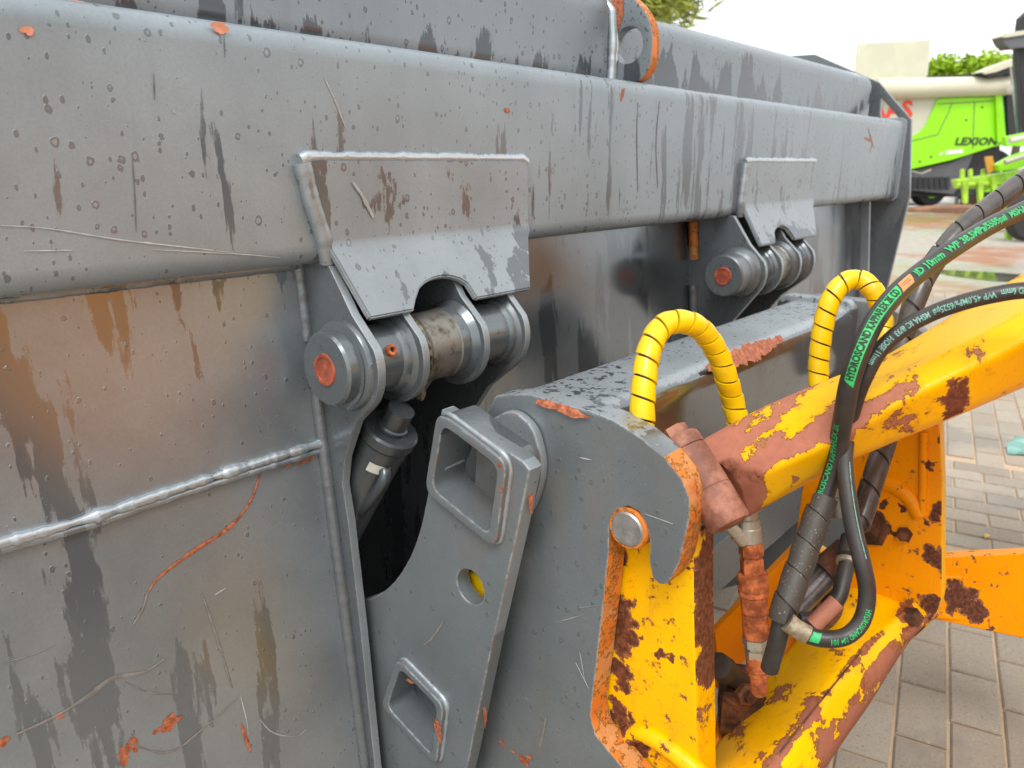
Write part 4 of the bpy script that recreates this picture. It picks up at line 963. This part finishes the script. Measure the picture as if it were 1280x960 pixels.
for x, y, rx, ry, s in ((1244, 345, .4, .6, 1), (1180, 262, 2.5, 2.2, 12)):
    puddle(oz(x, y, -.004 if oz(x, y, 0).length > 8.8 else .0045), rx, ry, s)
lit = oz(1279, 560, .005)
vs = [(lit.x-.13, lit.y+.04, .004), (lit.x-.04, lit.y+.06, .014), (lit.x+.12, lit.y+.05, .02), (lit.x+.2, lit.y-.05, .006), (lit.x+.08, lit.y-.15, .004), (lit.x-.05, lit.y-.10, .014), (lit.x+.03, lit.y-.02, .03)]
vs = [V(q) for q in vs]; vs2 = vs+[q-V((0, 0, .003)) for q in vs]
fs = [(6, i, (i+1) % 6) for i in range(6)]+[(13, 7+(i+1) % 6, 7+i) for i in range(6)]+[(i, 7+i, 7+(i+1) % 6, (i+1) % 6) for i in range(6)]
tag(raw('plastic_scrap', vs2, fs, simple('turquoise_plastic', (.17, .36, .31), .45, var=.4, sc_=14), flat=True, base=lit), 'crumpled turquoise plastic scrap lying on the wet pavers', 'litter')
leaf_p = oz(1233, 670, .006)
tag(raw('fallen_leaf', [leaf_p+V(q) for q in ((-.02, 0, 0), (0, .009, .006), (.022, .002, .001), (.004, -.010, .004), (0, 0, .009))], [(0, 4, 1), (1, 4, 2), (2, 4, 3), (3, 4, 0)], simple('yellow_leaf', (.75, .52, .08), .6), flat=True, base=leaf_p), 'small yellow fallen leaf on the grey pavers', 'leaf')

# ------------------------------------------------------------------ combine harvester across the yard
LIME = (.30, .78, .005)
M_lime = simple('lime_green_paint', LIME, .35, var=.04, sc_=.6, bumps=.01)
M_cream = simple('cream_grey_paint', (.56, .56, .44), .45, var=.05, sc_=.8, bumps=.01)
M_cream2 = simple('pale_cream_paint', (.62, .60, .46), .45, var=.05, sc_=.8, bumps=.01)
M_dgrey = simple('dark_grey_cover', (.11, .115, .125), .45, var=.15, sc_=1.5)
M_blk = simple('black_plastic', (.025, .026, .028), .5, sc_=3)
M_glass = simple('teal_cab_glass', (.05, .17, .16), .08, var=.5, sc_=1.2, bumps=.0)
M_tyre = simple('black_tyre', (.03, .029, .028), .75, sc_=6, bumps=.4)
M_red = simple('red_lettering', (.80, .06, .025), .45, var=.03)
M_white = simple('white_print', (.75, .8, .72), .45, var=.03)
def vpl(name, pts, D_, th, mats, parent, bev=.01, rad=0):
    """upright panel square to the view at distance D_, its depth running away"""
    P = [ov(x, y, D_) for x, y in pts]; c = P[0].copy(); fr = frame_at(c+Hd*th/2, Rt, Zz)
    o2 = [((p-c).dot(Rt), (p-c).dot(Zz)) for p in P]
    if rad: o2 = rounded(o2, rad, 4)
    return plate(name, o2, [], 0, th, mats, parent, bev, fr)
def vtext(name, body, x0, x1, yb, yt, D_, mat, parent, shear=0, lift=.02):
    me = text_mesh(body, 1, .03); xs = [v.co.x for v in me.vertices]; ys_ = [v.co.y for v in me.vertices]
    p0, p1, p2 = ov(x0, yb, D_-lift), ov(x1, yb, D_-lift), ov(x0, yt, D_-lift)
    for v in me.vertices:
        u = (v.co.x-min(xs))/(max(xs)-min(xs)); q = (v.co.y-min(ys_))/(max(ys_)-min(ys_)); v.co = p0+(p1-p0)*(u+shear*q)+(p2-p0)*q
    me.name = name; return finish(name, me, mat, parent, flat=True)
hv = thing('combine_harvester', oz(1190, 256, 0), 'lime green and cream combine harvester with red and black lettering across the yard', 'harvester')
D0 = 24.
vpl('side_panel_cream', [(1020, 121), (1182, 119), (1200, 150), (1130, 200), (1020, 205)], D0+.06, 2.6, M_cream, hv, .02)
vpl('side_panel_green', [(1172, 124), (1180, 122.5), (1246, 121), (1256, 150), (1262, 180), (1240, 184), (1190, 200), (1138, 212), (1090, 215), (1090, 180), (1136, 172), (1150, 165), (1158, 156)], D0, .3, M_lime, hv, .02)
vpl('upper_side', [(1020, 116), (1246, 112), (1246, 124), (1020, 124)], D0+.35, 2.2, M_cream2, hv, .02)
lathe('unloading_auger', [(0, .2), (.02, .29), (3.85, .27), (3.87, .2)], ov(1094, 111.5, D0-.05), ov(1246, 107.5, D0-.05)-ov(1094, 111.5, D0-.05), M_cream2, hv, seg=24)
vpl('roof_edge', [(1158, 98), (1160, 95), (1246, 91), (1246, 97)], D0+.4, 1.8, M_blk, hv, .01)
vpl('tank_flap', [(1071.5, 54), (1164, 49.5), (1159.5, 96.5), (1068, 100)], D0+.5, .05, simple('cream_tank_flap', (.60, .60, .46), .5, var=.06, sc_=1.3, bumps=.02), hv, .01)
vpl('flap_hinge', [(1072, 99.5), (1158, 96.5), (1159, 101), (1072, 104)], D0+.45, .1, M_cream, hv, .01)
vtext('lettering', 'CLAAS', 1052, 1141, 148.5, 125, D0+.06, M_red, hv)
vtext('lettering', 'LEXION', 1193.5, 1245, 181.5, 171.5, D0, M_blk, hv, .06)
for (x0, y0, x1, y1) in ((1174, 193.5, 1179, 190), (1182, 192.5, 1204, 186)):
    vpl('decal', [(x0, y0+1), (x1, y0-1.4), (x1, y1), (x0, y1+2.2)], D0-.012, .01, M_white, hv, .001)
vpl('lower_cover', [(1136, 214), (1188, 203), (1218, 190), (1204, 225), (1192, 243), (1136, 238)], D0+.15, 1.5, M_dgrey, hv, .02)
vpl('lower_body', [(1040, 214), (1250, 180), (1250, 232), (1200, 246), (1040, 246)], D0+.45, 2, M_blk, hv, .02)
for x, y, r_, nm in ((1166, 236, .47, 0), (1236, 222, .85, 0), (1060, 236, .6, 0)):
    c = ov(x, y, D0+.5); c.z = r_
    wh = lathe('wheel', [(0, r_*.6), (.0, r_*.92), (.06, r_), (.5, r_), (.56, r_*.92), (.56, r_*.6)], c, Hd, M_tyre, hv, seg=32)
    lathe('rim', [(-.01, r_*.1), (-.01, r_*.5), (.05, r_*.55), (.05, r_*.6)], c, Hd, M_lime, wh, seg=24)
    for k in range(20):
        a = 2*math.pi*k/20
for q in ([(1172, 130), (1244, 126)], [(1140, 176), (1172, 168), (1186, 140), (1190, 128)], [(1218, 128), (1216, 186)], [(1100, 186), (1136, 180)]):
    sweep('panel_seam', [ov(x, y, D0-.004) for x, y in q], .012, M_dgrey, hv, seg=5)
for x, y in ((1228, 134), (1208, 150), (1164, 196), (1150, 202)): lathe('panel_latch', [(0, .03), (.01, .03)], ov(x, y, D0-.015), Hd, M_blk, hv, seg=8)
for k in range(7): vpl('lower_slat', [(1140+k*7, 222), (1145+k*7, 221), (1145+k*7, 236), (1140+k*7, 236)], D0+.1, .05, M_blk, hv, .004)
sweep('grab_rail', [ov(1140, 214, D0-.1), ov(1152, 217, D0-.15), ov(1164, 212, D0-.1)], .015, M_cream2, hv, seg=6)
# cab
vpl('cab_post', [(1244, 96), (1251, 94), (1258, 176), (1247, 178)], D0-.1, .1, M_lime, hv, .01)
vpl('cab_window', [(1251, 94), (1290, 92), (1290, 172), (1257, 174)], D0-.02, .3, M_glass, hv, .02)
vpl('cab_pillar', [(1257, 92), (1267, 91), (1272, 172), (1261, 172)], D0-.12, .1, M_blk, hv, .01)
vpl('cab_roof', [(1226, 90), (1244, 82), (1290, 66), (1290, 78), (1262, 84), (1246, 90), (1232, 93)], D0-.5, .5, [M_cream2], hv, .02)
vpl('roof_underside', [(1226, 91), (1232, 88), (1270, 80), (1272, 90), (1238, 97)], D0-.45, .45, M_blk, hv, .02)
sweep('mirror_arm', [ov(1263, 84, D0-.6), ov(1266, 112, D0-.6)], .03, M_zinc, hv, seg=8)
lathe('mirror', [(0, .05), (.02, .13), (.06, .13), (.08, .05)], ov(1264, 112, D0-.65), Hd, M_zinc, hv, seg=18)
sweep('mirror_arm', [ov(1266, 114, D0-.6), ov(1271, 160, D0-.6)], .025, M_zinc, hv, seg=8)
hv2 = thing('harvester_cab', ov(1285, 250, 18), 'tall dark cab with overhanging roof at the right picture edge above the green implement', 'harvester cab')
vpl('cab_roof', [(1251, 46), (1258, 42), (1296, 38), (1296, 58), (1262, 61), (1255, 55)], 18, .35, M_dgrey, hv2, .02)
vpl('roof_cap', [(1250, 46), (1256, 41), (1296, 36), (1296, 41), (1258, 47)], 17.95, .4, M_cream2, hv2, .01)
vpl('cab_pillar', [(1272, 58), (1277, 22), (1300, 0), (1300, 160), (1284, 165)], 18.2, .2, M_blk, hv2, .01)
vpl('cab_window', [(1275, 70), (1300, 66), (1300, 175), (1281, 178)], 18.5, .3, M_glass, hv2, .02)
sweep('hand_rail', [ov(1271, 60, 18.1), ov(1272, 100, 18.1), ov(1275, 170, 18.1)], .025, M_blk, hv2, seg=8)
# green header / implement
M_lime2 = simple('worn_lime_paint', (.38, .62, .04), .45, var=.25, sc_=4)
im = thing('mowing_implement', oz(1250, 300, 0), 'folded lime green implement frame with amber reflector standing before the harvester', 'farm implement')
DI = 15.
def ibar(nm, pts, r_, m=M_lime2, D_=DI): sweep(nm, [ov(x, y, D_) for x, y in pts], r_, m, im, seg=8)
vpl('main_frame', [(1197, 225), (1285, 212), (1300, 228), (1300, 240), (1262, 236), (1200, 236)], DI, .25, M_lime2, im, .02)
vpl('upper_beam', [(1256, 171), (1300, 162), (1300, 182), (1258, 183)], DI+.3, .12, M_lime, im, .02)
vpl('fold_arm', [(1248, 206), (1266, 196), (1300, 184), (1300, 202), (1270, 212), (1250, 214)], DI-.2, .2, M_lime, im, .02)
vpl('cover', [(1262, 238), (1300, 226), (1300, 262), (1268, 268)], DI-.4, .3, M_lime, im, .02)
vpl('reflector', [(1231, 196), (1241, 195), (1245, 213), (1235, 217)], DI-.05, .03, simple('amber_reflector', (.55, .26, .03), .35, var=.15, sc_=6), im, .005)
for x in (1202, 1212, 1228): vpl('bracket', [(x, 212), (x+4, 211), (x+5, 232), (x-1, 233)], DI+.05, .06, M_lime2, im, .005)
for x, y in ((1207, 254), (1226, 256), (1243, 250), (1262, 318), (1280, 300)): vpl('stand_leg', [(x-3, y-28), (x+4, y-28), (x+3, y), (x-2, y)], DI-.1 if y < 300 else DI-1.5, .08, M_lime2, im, .005)
ibar('cross_rail', [(1196, 232), (1300, 226)], .045); ibar('cross_rail', [(1200, 244), (1258, 240)], .03, M_blk)
ibar('hydraulic_ram', [(1256, 203), (1296, 190)], .05, M_zinc, DI-.35)
ibar('hydraulic_ram', [(1262, 176), (1300, 168)], .06, M_cream, DI-.1)
c = ov(1290, 300, DI-2); c.z = .42; wh = lathe('wheel', [(0, .2), (0, .38), (.04, .42), (.2, .42), (.24, .38), (.24, .2)], c, Hd, M_tyre, im, seg=26)
for k in range(9): vpl('tine', [(1196+k*7, 256), (1199+k*7, 255), (1199+k*7+R.uniform(-2, 2), 246), (1197+k*7, 246)], DI+.4, .1, M_rustdark if k % 2 else M_dgrey, im, .003)
tag(vpl('earth_ridge', [(1030, 262), (1100, 258), (1150, 261), (1215, 258), (1300, 256), (1300, 266), (1030, 266)], 22, 1.0, simple('red_earth', (.30, .15, .09), .9, sc_=2, var=.3), None, .03), kind='structure')

# ------------------------------------------------------------------ trees
def tree(name, base, h, cr, n, mat, label, leaf, flat=.75, seed=1, needles=False):
    rr = random.Random(seed); t = thing(name, base, label, 'tree'); b = V(base)
    M_bark = simple('bark', (.10, .075, .05), .9, sc_=8, var=.3, bumps=.5)
    sweep('trunk', [b, b+V((.1, 0, h*.4)), b+V((-.05, .1, h*.85))], lambda u: h*.035*(1-.75*u), M_bark, t, seg=10)
    cl = []
    for k in range(26):
        th = rr.uniform(0, 6.28); ph = rr.uniform(-.6, 1); r_ = cr*rr.uniform(.35, .9)
        c = b+V((math.cos(th)*r_*(1-.25*ph*ph), math.sin(th)*r_, h*.72+ph*cr*flat)); cl.append((c, cr*rr.uniform(.22, .42)))
        if k % 2 == 0: sweep('limb', catmull([b+V((0, 0, h*rr.uniform(.35, .6))), b.lerp(c, .55)+V((0, 0, h*.25)), c], 8), lambda u: h*.011*(1-.8*u), M_bark, t, seg=6)
    vs = []; fs = []
    for k in range(n):
        c, r_ = rr.choice(cl); d = V((rr.gauss(0, 1), rr.gauss(0, 1), rr.gauss(0, .8))).normalized()*r_*rr.random()**.4
        p = c+d; u = V((rr.gauss(0, 1), rr.gauss(0, 1), rr.gauss(-.4, .7))).normalized(); v = u.orthogonal().normalized(); v = (v*math.cos(k)+u.cross(v)*math.sin(k))
        l = leaf*rr.uniform(.6, 1.4); wd = l*(.12 if needles else .45); o_ = len(vs); vs += [p-u*l, p+v*wd, p+u*l, p-v*wd]; fs.append((o_, o_+1, o_+2, o_+3))
    raw('crown', vs, fs, mat, t, flat=True)
def leafm(name, a, b):
    m = Mt(name); n = m.noise(1.6, 3, .6); f = m.noise(14, 2)
    c = m.mix(m.ss(n, .38, .62), a, b); c = m.mix(m.ss(f, .35, .7), c, tuple(x*1.4 for x in b))
    m.done(c, .6, 0, None, .3); m.b.inputs['Subsurface Weight'].default_value = 0
    return m.m
bs = ov(768, 205, 13); bs.z = 0
tree('pine_tree', bs, 5.7, 1.8, 16000, leafm('olive_needles', (.14, .20, .03), (.32, .37, .07)), 'olive green feathery tree rising behind the bucket beam', .14, .55, 3, True)
for (x, dd, h_, cr_, sd_, lb_) in ((1195, 42, 6.9, 2.2, 5, 'bright lime green leafy tree behind the harvester roof'), (1262, 46, 7.9, 2.0, 8, 'sparse pale green tree between the two cab roofs')):
    bs = ov(x, 230, dd); bs.z = 0
    tree('leafy_tree', bs, h_, cr_, 9000 if sd_ == 5 else 3000, leafm('lime_leaves', (.10, .20, .01), (.30, .46, .02)), lb_, .14, .5, sd_)

# ------------------------------------------------------------------ the loader behind the photographer's shoulder, seen only in the wet paint
wl = thing('wheel_loader', (.9, -4.5, 0), 'yellow wheel loader that carries the bucket, mirrored in its wet grey paint', 'loader')
Y_boom = simple('loader_yellow', (.95, .31, .001), .35, var=.08, sc_=3)
loft('boom', [[(.62, -1.55, 1.36), (.60, -1.9, 1.42), (.66, -2.6, 1.6), (.7, -3.6, 1.9)], [(1.08, -1.5, 1.36), (1.1, -1.9, 1.42), (1.15, -2.6, 1.6), (1.2, -3.6, 1.9)], [(1.08, -.95, .72), (1.1, -1.5, .76), (1.15, -2.6, .95), (1.2, -3.6, 1.3)], [(.58, -1.0, .72), (.6, -1.5, .76), (.66, -2.6, .95), (.7, -3.6, 1.3)]], 20, 4, Y_boom, wl, smooth=1)
loft('lift_arm', [[(1.75, -.84, 1.20), (2.1, -1.2, 1.3), (2.3, -2.6, 1.6)], [(2.5, -.74, 1.20), (2.6, -1.2, 1.3), (2.6, -2.6, 1.6)], [(2.5, -.68, .70), (2.6, -1.1, .75), (2.6, -2.6, 1.2)], [(1.75, -.80, .70), (2.1, -1.1, .75), (2.3, -2.6, 1.2)]], 16, 4, Y_boom, wl, smooth=1)
for x in (.35, 2.05):
    wh = lathe('wheel', [(0, .4), (0, .68), (.06, .75), (.44, .75), (.5, .68), (.5, .4)], (x, -3.0, .75), (1, 0, 0), M_tyre, wl, seg=36)
    lathe('rim', [(-.01, .1), (-.01, .35), (.02, .42)], (x, -3.0, .75), (1, 0, 0), Y_boom, wh, seg=28)
boxy('front_frame', (1.2, -3.1, 1.0), 1.0, 1.3, .9, Y_boom, wl, bev=.06)
boxy('cab', (1.2, -4.7, 2.2), 1.5, 1.6, 1.7, M_glass, wl, bev=.08)
boxy('cab_roof', (1.2, -4.7, 3.12), 1.65, 1.8, .14, M_blk, wl, bev=.05)
boxy('rear_body', (1.2, -5.6, 1.2), 1.7, 3.0, 1.0, Y_boom, wl, bev=.1)
